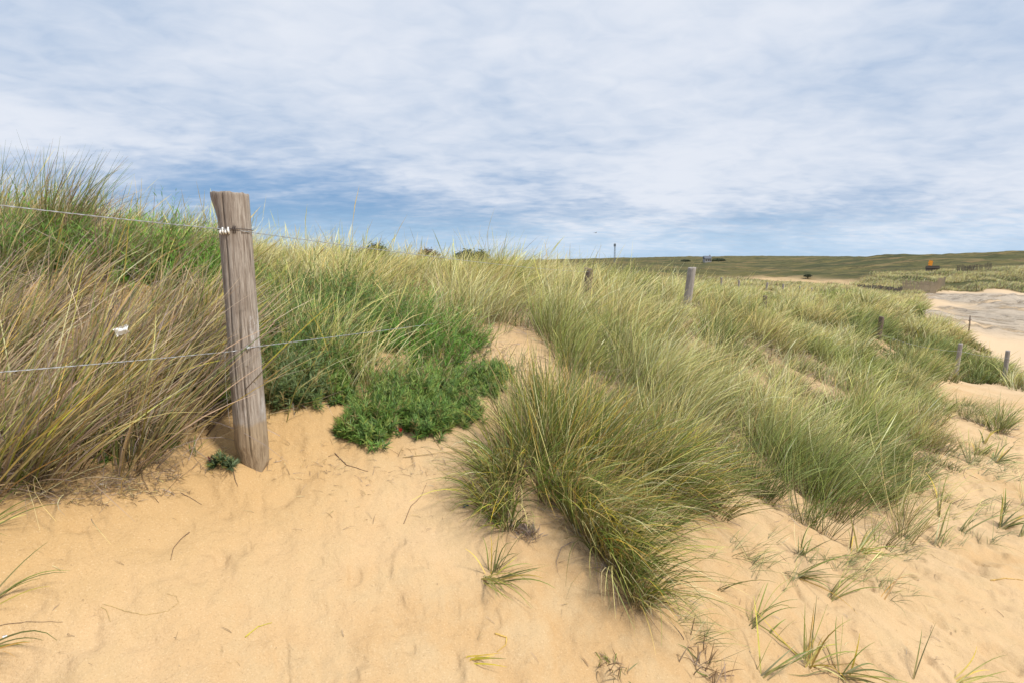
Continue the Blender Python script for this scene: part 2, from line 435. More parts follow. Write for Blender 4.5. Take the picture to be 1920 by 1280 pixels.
WIND = np.array([1.0, .12, .0])
MID = poly([(505,775),(600,760),(640,735),(700,745),(800,740),(900,735),(985,690),(1075,725),(1085,640,4.6),(980,615,5.0),(760,590,4.5),(640,600,4.0),(500,640,3.1)])
HERBZ = poly([(480,650,2.95),(480,560,3.4),(500,500,4.2),(620,540,4.4),(700,560,4.6),(760,590,4.5),(640,640,3.6)])
EDGE = poly([(1380,905,3.5),(1480,1000),(1570,1040),(1700,1010),(1800,985),(1960,1000),(1960,940),(1860,900),(1890,800),(1860,770),(1800,735),(1735,740),(1745,785),(1700,850),(1600,900)])
def field():
    cen = np.vstack([sample(FIELD, 430, 1.5, 2.6, 48), sample(FIELD, 420, 1.5, 13, 36), sample(MID, 300, 1.5, 2.2, 6), sample(EDGE, 85, 1.5, 3, 18)])
    r = np.hypot(cen[:, 0], cen[:, 1]); azc = np.arctan2(cen[:, 0], cen[:, 1])
    # bare sand gaps
    gap = fbm(cen[:, 0]*1.4, cen[:, 1]*1.4, 210, 3)
    keep = gap > np.where(r < 9, .25, .12)
    # keep the sand saddle in the middle open
    for (u, v, Y, sx, sy) in [(1000,660,4.1,.20,.34),(700,670,3.5,.20,.26),(90,520,3.0,.14,.3)]:
        c = pt(u, v, Y); keep &= ((cen[:, 0]-c[0])/sx)**2+((cen[:, 1]-c[1])/sy)**2 > 1
    cen = cen[keep]; r = r[keep]; azc = azc[keep]
    nb = np.where(r < 8, 62, np.where(r < 16, 50, 42)); M = len(cen)
    rad = np.clip(.10+.006*r, .1, .32)*rng.uniform(.7, 1.3, M)
    big = fbm(cen[:, 0]*.55, cen[:, 1]*.55, 300, 3); sm = fbm(cen[:, 0]*2.2, cen[:, 1]*2.2, 320, 2)
    # each clump belongs to a bigger hummock: tall pale crown, low green skirt
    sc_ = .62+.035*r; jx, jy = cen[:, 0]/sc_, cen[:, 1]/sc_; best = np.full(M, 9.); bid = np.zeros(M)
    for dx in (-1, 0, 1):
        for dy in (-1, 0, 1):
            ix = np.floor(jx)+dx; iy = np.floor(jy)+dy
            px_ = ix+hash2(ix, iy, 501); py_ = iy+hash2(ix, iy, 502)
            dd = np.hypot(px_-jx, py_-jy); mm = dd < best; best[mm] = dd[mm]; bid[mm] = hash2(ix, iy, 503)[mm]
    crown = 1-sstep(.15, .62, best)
    nb = np.where((crown < .25) & (r > 3) & (rng.uniform(0, 1, M) < .55), 12, nb)
    low_ = np.ones(M)
    for (u, Y, wd_, dp) in [(1107,9.3,34,5.2),(1301,10,30,4.6),(1436,16,22,3.5),(1655,16.2,26,3.5),(1801,18.8,20,2.0),(1890,19.3,20,2.0)]:
        uu = cen[:, 0]/cen[:, 1]*F+960; inn = (np.abs(uu-u) < wd_) & (cen[:, 1] < Y+.3) & (cen[:, 1] > Y-dp); low_[inn] = .34
    tall = (.38+.92*crown)*low_*(.19+.34*big+.14*sm)*rng.uniform(.8, 1.2, M)
    left = sstep(.0, -.25, azc)
    ed = inside(EDGE, cen[:, 0], cen[:, 1]) & ~inside(FIELD, cen[:, 0], cen[:, 1]); nb = np.where(ed, 24, nb); rad = np.where(ed, .06, rad)
    tall *= (1-.22*left)*np.where((cen[:, 1] > 13) & (azc > .5), 1.35, 1)
    ci, a, q, root = expand(cen, nb, rad); N = len(ci)
    L = tall[ci]*rng.uniform(.6, 1.25, N)
    tilt = rng.uniform(.02, .30, N)+.35*q
    ws = (.18+.62*big[ci])*rng.uniform(.1, 1.9, N)
    wind = WIND*ws[:, None]+rng.normal(0, .30, (N, 3))*[1, 1, .2]
    grav = rng.uniform(.1, .75, N)
    rb = r[ci]
    wid = np.maximum(.0044, .00085*rb)*rng.uniform(.7, 1.3, N)
    # colour by drift: pale crests, green hollows, blue-green seaward face; crest light and hollow shade painted in
    g = np.clip(sstep(.42, .60, fbm(cen[:, 0]*.8+20, cen[:, 1]*.8, 340, 3))*.8+.45*(1-crown)+.35*(bid-.55), 0, 1)[ci]
    east = sstep(.10, .35, azc)[ci]*(1-sstep(14, 26, rb))
    md = (inside(MID, cen[:, 0], cen[:, 1]) | inside(HERBZ, cen[:, 0], cen[:, 1]))[ci]; g = np.where(md, .62, g)
    k = rng.uniform(0, 1, N)
    base = pick(N, dict(pale=5, straw=3.4, olive=1.2, tan=.8, yellow=.5))
    grn = pick(N, dict(green=5, olive=3, pale=1.3, yellow=.5, straw=.5))
    blu = pick(N, dict(blue=2, pale=4, green=3, olive=1.5, straw=1.8))
    c1 = np.where((k < .12+.62*g)[:, None], grn, base)
    c1 = np.where((rng.uniform(0, 1, N) < .55*east)[:, None], blu, c1)
    tip = rng.uniform(.1, 1.05, N).clip(0, 1)*(.05+.95*crown[ci]); c1 = c1*(1-tip[:, None])+pick(N, dict(pale=3, straw=2))*tip[:, None]  # tips paled towards the crown, painting in the light they catch
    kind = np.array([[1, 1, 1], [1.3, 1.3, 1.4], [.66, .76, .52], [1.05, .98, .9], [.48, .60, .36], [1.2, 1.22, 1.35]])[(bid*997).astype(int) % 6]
    c1 = c1*kind[ci]*(.74+.34*crown[ci])[:, None]  # own hummock tint; the crown factor paints shade into the hollows
    c0 = c1*.16+pick(N, dict(brown=2, green=2.8, straw=.3))*.34  # brown and green feet, darkened to paint shade low between the blades
    hd = rng.uniform(0, 1, N) < .03
    c1[hd] = pick(hd.sum(), dict(straw=2, pale=3)); L[hd] *= 1.35; wind[hd] *= .45; grav[hd] = .05
    near = rb < 9
    ps = []
    for m, ns in ((near, 6), (~near, 4)):
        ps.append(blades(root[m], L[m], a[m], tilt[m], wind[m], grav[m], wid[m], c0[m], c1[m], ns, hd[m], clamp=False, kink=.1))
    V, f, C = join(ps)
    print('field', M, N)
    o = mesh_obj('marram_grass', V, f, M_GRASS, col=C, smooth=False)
    tag(o, 'wide stand of pale green and straw marram grass covering the dune slope', 'grass', kind='stuff')
    # dead thatch low between the clumps
    cen2 = cen[(r < 16)]; r2 = r[r < 16]
    ci, a, q, root = expand(cen2, np.full(len(cen2), 26), np.full(len(cen2), .16)); N = len(ci)
    v = blades(root, rng.uniform(.08, .30, N), rng.uniform(0, 2*PI, N), rng.uniform(.6, 1.5, N), WIND*.4+rng.normal(0, .3, (N, 3)), rng.uniform(.2, 1, N),
               np.maximum(.003, .0007*r2[ci]), pick(N, dict(brown=3, grey=1)), pick(N, dict(brown=2, straw=1, grey=1)), 3, kink=.4)
    o = mesh_obj('dead_thatch', *v[:2], M_DRY, col=v[2], smooth=False)
    tag(o, 'brown dead grass thatch lying between the living marram stems', 'thatch', kind='stuff')
field()

def bank():
    """the wind-combed dry grass on the bank left of the near post"""
    cen = sample(BANK, 600, 1.5, 1.6, 6.0)
    r = np.hypot(cen[:, 0], cen[:, 1]); keep = fbm(cen[:, 0]*4, cen[:, 1]*4, 410, 2) > .36
    for (u, v, Y, s) in [(75,480,3.1,.13),(10,560,2.75,.10),(330,690,2.6,.06)]:
        c = pt(u, v, Y); keep &= np.hypot(cen[:, 0]-c[0], cen[:, 1]-c[1]) > s
    cen = cen[keep]; r = r[keep]; M = len(cen)
    hgt = H(cen[:, 0], cen[:, 1])
    ci, a, q, root = expand(cen, np.full(M, 40), np.full(M, .05)); N = len(ci)
    bigt = rng.uniform(.7, 1.25, M)
    low = sstep(-.35, -.75, hgt)[ci]
    L = (.38+.26*low)*bigt[ci]*rng.uniform(.45, 1.25, N)
    tilt = rng.uniform(.05, .45, N)+.15*q
    lean = (.60+.5*noise(cen[:, 0]*3, cen[:, 1]*3, 5))[ci]
    d = nrm(np.column_stack([np.sin(tilt)*np.sin(a)+.62*lean, np.sin(tilt)*np.cos(a)-.02, np.cos(tilt)]))
    az = np.arctan2(d[:, 0], d[:, 1]); ti = np.arccos(d[:, 2])
    wind = WIND*rng.uniform(.0, .45, N)[:, None]+rng.normal(0, .10, (N, 3))
    c1 = pick(N, dict(straw=3.4, tan=4.2, pale=1.4, yellow=1.2, green=2, olive=2, brown=2.6, grey=1.4, orange=.35))
    up_ = (1-low)*sstep(-.25, .0, hgt)[ci]; c1 = np.where((rng.uniform(0, 1, N) < .55*up_)[:, None], pick(N, dict(green=4, olive=2, pale=1.5)), c1)
    c0 = pick(N, dict(brown=4, straw=.6, green=1.2, grey=.7))*.62
    w = rng.uniform(.003, .0072, N)
    v = blades(root, L, az, ti, wind, rng.uniform(0, .35, N), w, c0, c1, 6, kink=.07, clamp=False)
    # loose broken stems, every way
    n2 = 6500; k = rng.integers(0, M, n2); rt = np.column_stack([cen[k]+rng.normal(0, .1, (n2, 2)), np.zeros(n2)]); rt[:, 2] = H(rt[:, 0], rt[:, 1])+rng.uniform(0, .06, n2)
    v2 = blades(rt, rng.uniform(.1, .5, n2), rng.uniform(0, 2*PI, n2), rng.uniform(.7, 1.5, n2), WIND*.3+rng.normal(0, .3, (n2, 3)), rng.uniform(0, .5, n2),
                rng.uniform(.0018, .0038, n2), pick(n2, dict(brown=3, grey=2, straw=1)), pick(n2, dict(brown=2, grey=2, straw=2)), 4, kink=.35)
    V, f, C = join([v, v2])
    o = mesh_obj('dry_grass', V, f, M_DRY, col=C, smooth=False)
    tag(o, 'dry straw and brown grass combed over by wind on the bank left of the tall post', 'grass', kind='stuff')
    print('bank', M, N)
bank()

def tussock(label, spec, group=None, cat='grass tussock', name='grass_tussock'):
    """spec: list of (u,v,n,rad,L,tilt,wind(x,y,z),grav,mix)"""
    u, v = spec[0][:2]; o0 = hit(u, v)
    e = empty(name, o0, label, cat, group); ps = []; ds = []
    for (u, v, nbl, rad, L, tl, wd, gr, mx) in spec:
        c = hit(u, v); nbl = int(nbl*.5)
        a = rng.uniform(0, 2*PI, nbl); q = np.sqrt(rng.uniform(0, 1, nbl)); x = c[0]+rad*q*np.sin(a); y = c[1]+rad*q*np.cos(a)
        root = np.column_stack([x, y, H(x, y)-.01])
        tilt = rng.uniform(.0, tl, nbl)+.3*q
        wind = np.array(wd)*rng.uniform(.5, 1.5, (nbl, 1))+rng.normal(0, .30, (nbl, 3))+(rng.uniform(0, 1, (nbl, 1)) < .2)*rng.normal(0, .7, (nbl, 3))*[1, 1, .3]
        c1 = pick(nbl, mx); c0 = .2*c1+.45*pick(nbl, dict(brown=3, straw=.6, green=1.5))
        ps.append(blades(root, L*rng.uniform(.5, 1.2, nbl), a, tilt, wind, gr*rng.uniform(.4, 1.5, nbl), rng.uniform(.003, .0055, nbl), c0, c1, 7, kink=.16))
        nd = int(nbl*.28); k = rng.integers(0, nbl, nd)
        ds.append(blades(root[k], L*rng.uniform(.2, .7, nd), a[k], rng.uniform(.5, 1.5, nd), np.array(wd)*.6+rng.normal(0, .35, (nd, 3)), gr*rng.uniform(.6, 1.6, nd),
                         rng.uniform(.002, .004, nd), pick(nd, dict(brown=3, grey=1)), pick(nd, dict(brown=2, straw=1.5, grey=1)), 5, kink=.4))
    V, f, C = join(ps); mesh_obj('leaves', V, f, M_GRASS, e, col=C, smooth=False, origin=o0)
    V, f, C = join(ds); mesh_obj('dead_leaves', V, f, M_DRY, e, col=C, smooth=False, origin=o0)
    return e
G1 = dict(green=7, olive=3, yellow=1.3, straw=1.3, pale=1, orange=.35, brown=.6)
G2_ = dict(green=3.5, olive=1.5, pale=3, straw=1.6, yellow=.7, blue=.6)
tussock('dark green marram tussock standing upright in open sand, largest in the foreground', [
    (1000,850,800,.11,.44,.55,(.05,.1,.3),.35,G1),(1060,860,1100,.14,.47,.5,(.3,0,.3),.4,G1),(1120,880,900,.14,.44,.5,(.5,-.05,.2),.5,G1),
    (1050,800,800,.16,.40,.45,(.25,.1,.3),.3,G1),(960,880,450,.09,.34,.6,(-.3,-.1,.1),.5,G1),(1090,820,600,.16,.46,.5,(.3,.1,.3),.3,G1),(1080,900,160,.2,.55,.6,(.3,-.1,.3),.2,dict(straw=4,pale=2,yellow=1)),(1010,780,300,.12,.42,.3,(.1,.1,.4),.2,dict(olive=3,green=3,yellow=2,orange=1))])
tussock('green tussock sprawling to the right behind the upright dark green tussock', [
    (1200,890,1000,.14,.46,.5,(.8,0,.1),.6,G1),(1270,930,1000,.14,.46,.5,(.9,-.1,.0),.7,G1),(1260,835,900,.15,.44,.5,(.6,.1,.3),.4,dict(pale=4,straw=2,green=2,olive=1)),(1330,950,450,.10,.38,.6,(1.,-.1,-.1),.8,G1),(1230,960,500,.10,.40,.6,(.9,-.3,.0),.7,G1),(1240,900,150,.2,.5,.7,(.5,-.1,.2),.3,dict(straw=4,tan=2,yellow=1))])
tussock('long tongue of green blades flopping down the sand below the upright tussock', [
    (1040,930,520,.07,.40,.4,(.8,-.4,.1),.8,G1),(1085,975,650,.07,.44,.4,(.9,-.45,.0),.9,G1),(1130,1030,650,.06,.46,.35,(.9,-.55,-.1),1.0,G1),(1170,1075,560,.05,.44,.35,(.8,-.7,-.1),1.0,G2_),(1195,1125,380,.04,.44,.35,(.8,-.9,-.1),1.0,G2_),(1110,1010,260,.07,.58,.35,(.9,-.7,-.1),.9,dict(straw=3,pale=3,yellow=1,green=1))])
tussock('thin fringe of blades hanging left from the foot of the upright tussock', [
    (935,900,420,.07,.32,.6,(-.6,-.45,.0),.9,G2_),(925,950,420,.06,.34,.5,(-.6,-.6,-.1),1.0,G1),(950,985,170,.04,.28,.5,(-.4,-.8,-.1),1.0,G1)])
tussock('round blue green tussock at the lower edge of the grass slope above the sand', [
    (1620,920,900,.20,.46,.55,(.6,-.1,.1),.55,dict(blue=2, green=5, olive=2, pale=1)),(1690,905,500,.15,.40,.6,(.7,-.1,.1),.6,dict(blue=3, green=4, pale=1))])
tussock('low green tussock alone on sand near the right edge below the thin post', [
    (1815,775,600,.34,.48,.6,(.7,0,.1),.5,dict(green=5, blue=2, pale=1)),(1850,795,400,.30,.42,.6,(.7,0,.1),.6,dict(green=5, blue=2, pale=1))])
tussock('silvery pale tussock rising in the middle of the slope behind the dark one', [
    (1300,760,900,.22,.56,.4,(.7,0,.3),.5,dict(pale=6, blue=1.5, straw=2, green=1)),(1220,720,700,.22,.54,.4,(.6,0,.3),.4,dict(pale=6, blue=1, straw=2, green=1))])
tussock('tall tufted grass blown over above the wire at the upper left', [
    (112,486,620,.055,.60,.12,(.95,0,.5),.15,dict(green=4, olive=3, tan=2, brown=2)),(150,492,260,.06,.44,.2,(.9,0,.4),.2,dict(tan=3, brown=2, olive=1))])
tussock('thin scatter of tall wispy stems along the bank crest left of the post top', [
    (230,470,120,.30,.50,.25,(.6,0,.4),.15,dict(olive=2, tan=2, pale=2, green=2)),(340,480,130,.30,.42,.3,(.5,0,.4),.15,dict(pale=3, tan=2, green=2)),(60,470,130,.25,.62,.3,(.6,0,.4),.15,dict(olive=2, tan=2, green=2))])
tussock('bleached grass tuft bowed over at the far upper left edge of the bank', [
    (-20,475,800,.14,.62,.3,(.8,0,.4),.3,dict(green=3, straw=3, brown=1, pale=2)),(40,480,300,.12,.42,.4,(.6,0,.4),.3,dict(green=3, straw=3, brown=1))])

# ---- single shoots and small tufts on the open sand
def shoot(label, u, v, nbl, Lpx, az_deg, tilt_deg, spread, mx=None, base='brown', name='grass_shoot', cat='grass shoot', droop=.6, wpx=3.0, rad=.012):
    o0 = hit(u, v); s = o0[1]/F; L = Lpx*s
    a = math.radians(az_deg)+rng.normal(0, spread, nbl); tl = np.clip(math.radians(tilt_deg)+rng.normal(0, spread*.45, nbl), 0, 1.6)
    root = np.column_stack([o0[0]+rng.normal(0, rad, nbl), o0[1]+rng.normal(0, rad, nbl), np.full(nbl, o0[2]-.01)])
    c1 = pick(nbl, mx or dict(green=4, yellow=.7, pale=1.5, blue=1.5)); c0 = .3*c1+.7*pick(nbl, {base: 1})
    v_ = blades(root, L*rng.uniform(.45, 1.05, nbl), a, tl, rng.normal(0, .12, (nbl, 3)), droop*rng.uniform(.3, 1.4, nbl), wpx*s*rng.uniform(.8, 1.2, nbl), c0, c1, 7, kink=.15)
    o = mesh_obj(name, *v_[:2], M_GRASS, col=v_[2], smooth=False, origin=o0)
    return tag(o, label, cat, 'marram shoots coming up through the open sand')
# azimuth: 90 = to the right, 0 = away, 180 = towards the camera
S = shoot
S('green shoot with brown foot left of the yellow green tuft in the lower right sand', 1405,1172,9,150,65,52,.35)
S('single straight grass stem leaning right beside the brown footed shoot', 1450,1195,2,90,75,48,.05)
S('lone brown based stem on sand just right of the flopped tussock', 1345,1104,4,130,80,58,.15)
S('orange brown single stem standing alone in the right hand sand', 1656,1122,2,100,70,45,.08,dict(orange=1, brown=1),'orange')
S('small flat green tuft above the yellow green tuft in the right sand', 1555,1122,10,130,95,68,.5)
S('fan of green blades spread flat on the sand under the grass edge', 1492,1078,14,130,95,72,.35)
S('spiky green tuft with yellow foot under the round blue green tussock', 1610,1035,22,110,85,55,.6,dict(green=5,yellow=1),'straw')
S('slender stem leaning right just below the yellow footed spiky tuft', 1616,1070,3,100,75,50,.12)
S('upright green tuft below the grass edge with purple brown foot', 1502,1040,14,75,60,30,.8)
S('brown upright stems beside the yellow footed spiky tuft', 1592,1025,5,85,40,12,.5,dict(brown=2,green=1))
S('leaning shoot left of a taller shoot at the middle of the right sand', 1700,1012,5,95,70,38,.25)
S('taller leaning shoot in the middle of the right sand edge', 1755,1024,6,110,65,38,.25)
S('shoot with drooping tip between the leaning shoots and the right edge', 1800,997,5,95,75,42,.3)
S('bushy green tuft near the right edge of the picture on sand', 1875,988,16,90,80,45,.6)
S('shoot cut by the right edge of the picture above the bare sand', 1913,1005,6,80,70,45,.3)
S('big yellow green tuft with tangled dead stems at the bottom right', 1515,1246,26,150,60,52,1.3,dict(green=5,yellow=1.6,orange=.6,pale=1),'straw',droop=.8,wpx=3.6)
S('wide green tuft with curved blades at the bottom edge right of the yellow one', 1572,1262,18,160,90,60,1.0,dict(green=6,yellow=1),'brown',droop=.9,wpx=3.6)
S('long bladed shoot at the bottom edge left of the yellow green tuft', 1425,1264,8,170,75,50,.6,wpx=3.6)
S('green tuft lying low at the bottom right corner of the sand', 1790,1277,9,170,85,65,.3,dict(green=5,yellow=1),'straw',wpx=3.6)
S('thin straw stem leaning at the bottom edge between two green tufts', 1714,1279,2,140,55,45,.08,dict(straw=1,green=1))
S('tall thin stem standing before the right sand bank', 1760,968,4,90,30,15,.3)
S('pair of stems on the right slope above the bushy tuft', 1830,852,5,50,50,35,.4)
S('low green cushion of blades on the right slope near the edge', 1866,866,18,55,80,55,.8)
S('short shoot on sand behind the bushy tuft near the right edge', 1882,958,4,60,50,25,.3)
S('thin shoot on the sand strip below the far thin posts', 1845,832,4,50,60,40,.4)
S('reedy upright green tuft left of the flopped tussock', 922,1076,18,110,60,22,.9,dict(green=5,yellow=1),'brown')
S('green shoot bent downhill below the reedy upright tuft', 905,1080,14,140,150,70,.25,dict(green=6,blue=1),'straw',droop=.9)
S('green shoot bending right from the foot of the reedy tuft', 930,1085,8,120,105,68,.35)
S('half buried brown and green tuft at the bottom edge below the big tussock', 1150,1250,34,45,120,45,1.6,dict(brown=4,green=3),rad=.025,wpx=3)
S('dead brown tuft half buried at the bottom edge of the sand', 1325,1262,60,60,80,60,2,dict(brown=6,grey=2,green=1),rad=.045,wpx=3)
S('small two leaved green shoot in front of the dry grass left of the post', 357,852,6,50,50,18,.8)
S('clump of long green blades coming in at the left edge over the sand', -60,1010,10,190,75,48,.3,dict(green=5,pale=1),wpx=3.5)
S('long green blades lying over the sand at the lower left edge', -50,1225,9,190,85,62,.25,dict(green=4,pale=1,orange=1),wpx=4)
S('green blades poking in at the left edge between the two longer bunches', -50,1150,6,170,65,52,.25,wpx=3.5)

# ------------------------------------------------------------------ leafy herbs
def herb(label, spots, kind='herb', mats=None, cols=None, name='leafy_plant', cat='leafy plant', group=None):
    """spots: (u,v,radius,n shoots,height,lean) ; narrow leaves set round upright stems"""
    o0 = hit(*spots[0][:2]) if len(spots[0]) == 6 else None
    e = empty(name, o0, label, cat, group)
    cols = np.array(cols if cols is not None else [(.09,.22,.035),(.12,.28,.045),(.075,.18,.04),(.16,.31,.05),(.22,.34,.07)])
    LV = []; LF = []; LC = []; nb = 0; roots = []; hs = []
    for (u, v, rad, ns, hh, lean) in spots:
        c = hit(u, v); a = rng.uniform(0, 2*PI, ns); q = np.sqrt(rng.uniform(0, 1, ns))
        x = c[0]+rad*q*np.sin(a); y = c[1]+rad*q*np.cos(a)
        q = q*np.where(rng.uniform(0, 1, ns) < .26, rng.uniform(1.2, 1.7, ns), 1); x = c[0]+rad*q*np.sin(a); y = c[1]+rad*q*np.cos(a)
        h = hh*np.maximum(.25, 1-.55*q**2)*rng.uniform(.5, 1.3, ns)*(.6+.8*noise(x*9, y*9, 33))
        dirs = nrm(np.column_stack([np.sin(a)*q*.7+lean, np.cos(a)*q*.7, np.full(ns, 1.0)])+rng.normal(0, .12, (ns, 3)))
        roots.append(np.column_stack([x, y, H(x, y)-.005])); hs.append((h, dirs, a))
    R0 = np.vstack(roots); hh_ = np.concatenate([h for h, _, _ in hs]); dd = np.vstack([d for _, d, _ in hs]); aa = np.concatenate([a for _, _, a in hs])
    ns = len(R0); nl = 26
    t = np.tile(np.linspace(.12, 1, nl), ns)+rng.uniform(-.02, .02, ns*nl); si = np.repeat(np.arange(ns), nl)
    dsi = dd[si]; p = R0[si]+dsi*(hh_[si]*t)[:, None]
    rnd = nrm(rng.normal(size=(len(si), 3))); out = nrm(rnd-dsi*np.sum(rnd*dsi, 1, keepdims=True))
    spread = np.where(t > .85, .45, 1.0)[:, None]
    ld = nrm(out*spread+dsi*.75)
    ll = rng.uniform(.022, .052, len(si))*(1.15-.45*t); lw = ll*.12
    sd = nrm(np.cross(ld, dsi+rng.normal(0, .3, dsi.shape)))
    up = np.cross(sd, ld)
    b = p; m1 = p+ld*(ll*.45)[:, None]+up*(ll*.04)[:, None]; tip = p+ld*ll[:, None]-up*(ll*.08)[:, None]
    V = np.stack([b-sd*(lw*.25)[:, None], b+sd*(lw*.25)[:, None], m1+sd*(lw*.5)[:, None], m1-sd*(lw*.5)[:, None], tip+sd*(lw*.08)[:, None], tip-sd*(lw*.08)[:, None]], 1).reshape(-1, 3)
    k = np.arange(len(si))*6
    f = np.concatenate([np.stack([k, k+1, k+2, k+3], -1), np.stack([k+3, k+2, k+4, k+5], -1)])
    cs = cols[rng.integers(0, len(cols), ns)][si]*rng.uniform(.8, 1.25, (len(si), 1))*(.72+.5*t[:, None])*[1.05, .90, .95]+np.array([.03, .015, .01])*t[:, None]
    old = rng.uniform(0, 1, ns)[si] < .07; cs[old] = (.34, .26, .10); yl = rng.uniform(0, 1, len(si)) < .06; cs[yl] = (.30, .33, .06)
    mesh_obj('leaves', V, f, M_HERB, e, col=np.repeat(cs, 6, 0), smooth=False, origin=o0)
    sv = blades(R0, hh_, np.arctan2(dd[:, 0], dd[:, 1]), np.arccos(np.clip(dd[:, 2], -1, 1)), np.zeros((ns, 3)), np.zeros(ns), .0035,
                np.tile([.16,.13,.06], (ns, 1)), np.tile([.12,.17,.05], (ns, 1)), 3, clamp=False)
    mesh_obj('stems', sv[0], sv[1], M_HERB, e, col=sv[2], smooth=False, origin=o0)
    return e
herb('bushy bright green mound of needle leaves at the sand edge right of the post', [(690,810,.09,200,.22,.05),(660,815,.05,60,.12,0),(710,785,.09,170,.26,.1)])
herb('dark green leafy mat sprawling right of the bushy green mound', [(785,790,.12,240,.16,.15),(850,775,.11,170,.15,.2),(820,740,.14,170,.20,.2),(760,745,.12,130,.18,.1)])
herb('grey green leafy plant close against the right side of the tall post', [(540,745,.10,260,.22,.1),(575,735,.08,160,.16,.1)], cols=[(.13,.24,.075),(.18,.29,.12),(.11,.20,.07)])
herb('deep green bush in the tall grass behind the post', [(560,690,.20,260,.34,.3),(620,650,.22,230,.34,.3),(520,640,.18,200,.36,.2),(600,580,.3,230,.36,.3),(680,600,.26,190,.34,.3)], cols=[(.07,.19,.03),(.09,.24,.035),(.08,.19,.05),(.16,.29,.05)])
herb('bright green leafy bush in the gap before the sandy saddle', [(800,640,.22,230,.30,.3),(850,650,.18,150,.26,.3),(750,640,.20,180,.30,.3),(820,690,.16,130,.24,.2)], cols=[(.10,.30,.03),(.14,.36,.04),(.08,.22,.03)])
herb('low green herb on the sand at the right end of the green mat', [(900,720,.12,220,.12,.1),(930,700,.08,120,.10,0)])
herb('small leafy herb at the sand edge between the post and the bushy mound', [(632,735,.06,110,.12,0),(645,700,.07,120,.14,.1)])
herb('fresh green herbs on the bank crest left of the post top', [(310,520,.26,420,.38,.1),(385,540,.20,340,.36,.1),(240,510,.16,200,.34,.1),(180,490,.10,120,.3,.1)], cols=[(.12,.34,.03),(.16,.40,.045),(.10,.26,.03)])
herb('green leafy plants on the bank at the left edge under the upper wire', [(20,500,.18,320,.36,.1),(-20,540,.12,200,.32,.1),(110,500,.08,120,.28,.1)], cols=[(.09,.25,.03),(.12,.31,.03),(.08,.20,.03)])
herb('small dark herb half hidden at the foot of the dry grass', [(215,830,.05,70,.08,0),(160,815,.03,30,.07,0)])
herb('lime tinted herb sprouting at the right foot of the dry grass', [(305,820,.035,50,.08,.1),(270,822,.03,30,.06,0)], cols=[(.12,.24,.03),(.07,.15,.03)])
herb('leafy herb tucked behind the left side of the tall post', [(415,745,.07,110,.12,0)])
e = herb('tiny green sprig with a purple shoot on the sand left of the post foot', [(411,868,.012,16,.045,0),(428,874,.008,7,.025,.3)], cols=[(.07,.16,.06),(.10,.18,.08)], name='seedling', cat='seedling')
o0 = hit(396, 868); V_, f_, C_ = blades(np.repeat([o0], 12, 0), rng.uniform(.02, .045, 12), rng.uniform(0, 6.3, 12), rng.uniform(0, .5, 12), np.zeros((12, 3)), np.zeros(12), .006, np.tile([.10,.02,.035], (12, 1)), np.tile([.22,.035,.07], (12, 1)), 3)
o = mesh_obj('purple_shoot', V_, f_, M_HERB, e, col=C_, smooth=False, origin=e.location)

# ------------------------------------------------------------------ wood
def wood_mat(name, tone=(.185, .145, .115), lite=(.39, .345, .30), dark=(.05, .035, .026), sandy=0, salt=True):
    m, nt = newmat(name); N = NT(nt)
    tc = N.n('ShaderNodeTexCoord').outputs['Object']
    g1 = N.noise(N.mapping(tc, (22, 22, 1.6)), 6, 7, .7, .5); g2 = N.noise(N.mapping(tc, (34, 34, 1.0)), 5, 5, .65, .3)
    bl = N.noise(N.mapping(tc, (2, 2, 1.2)), 4, 5, .6); pat = N.noise(N.mapping(tc, (3.5, 3.5, 1.1), loc=(2.2, .7, 3.1)), 3.2, 6, .7)
    c = N.mix(N.ramp(g1, .3, .7), tone, lite)
    c = N.mix(N.math('MULTIPLY', N.ramp(bl, .45, .7), .6), c, tuple(x*1.05 for x in tone))
    c = N.mix(N.math('MULTIPLY', N.ramp(g2, .56, .68), .8), c, dark)
    sep = N.n('ShaderNodeSeparateXYZ'); N.l(tc, sep.inputs[0]); z = sep.outputs[2]; x = sep.outputs[0]
    if salt:
        s = N.math('MULTIPLY', N.ramp(pat, .54, .66), N.math('MULTIPLY', N.ramp(x, -.02, .06), N.ramp(z, .78, .62)))
        c = N.mix(N.math('MULTIPLY', s, .9), c, (.56, .55, .54))
        c = N.mix(N.math('MULTIPLY', N.math('MULTIPLY', N.ramp(pat, .38, .6), N.math('MULTIPLY', N.ramp(z, .36, .28), N.ramp(z, .14, .2))), .6), c, (.42, .40, .38))
    if sandy:
        zz = N.math('ADD', z, N.math('MULTIPLY', N.math('SUBTRACT', N.noise(N.mapping(tc, (1, 1, .2)), 22, 4), .5), .07))
        c = N.mix(N.math('MULTIPLY', N.ramp(zz, sandy+.012, sandy-.012), .85), c, N.mix(N.ramp(g1, .35, .6), (.20, .145, .09), (.33, .25, .16)))
    h = N.math('ADD', g1, N.math('MULTIPLY', g2, -.6))
    N.out(N.principled(c, .85, .15, N.bump(h, .7, .006))); return m
M_POST = wood_mat('weathered_post_wood', sandy=.215)
M_POST2 = wood_mat('old_brown_post_wood', (.10, .072, .055), (.21, .165, .13), (.035, .025, .02), salt=False)
M_POST3 = wood_mat('grey_post_wood', (.22, .185, .16), (.42, .39, .36), (.07, .06, .05), salt=False)
M_STEEL = simple('galvanised_wire', (.40, .41, .42), .45, .5, .2, 200, metal=.6, bump=.1)
M_WHITE = simple('white_plastic', (.78, .77, .73), .5, .4, .08, 60)
M_DARKSTEEL = simple('rusted_iron', (.07, .055, .05), .7, .3, .3, 300, metal=.4)

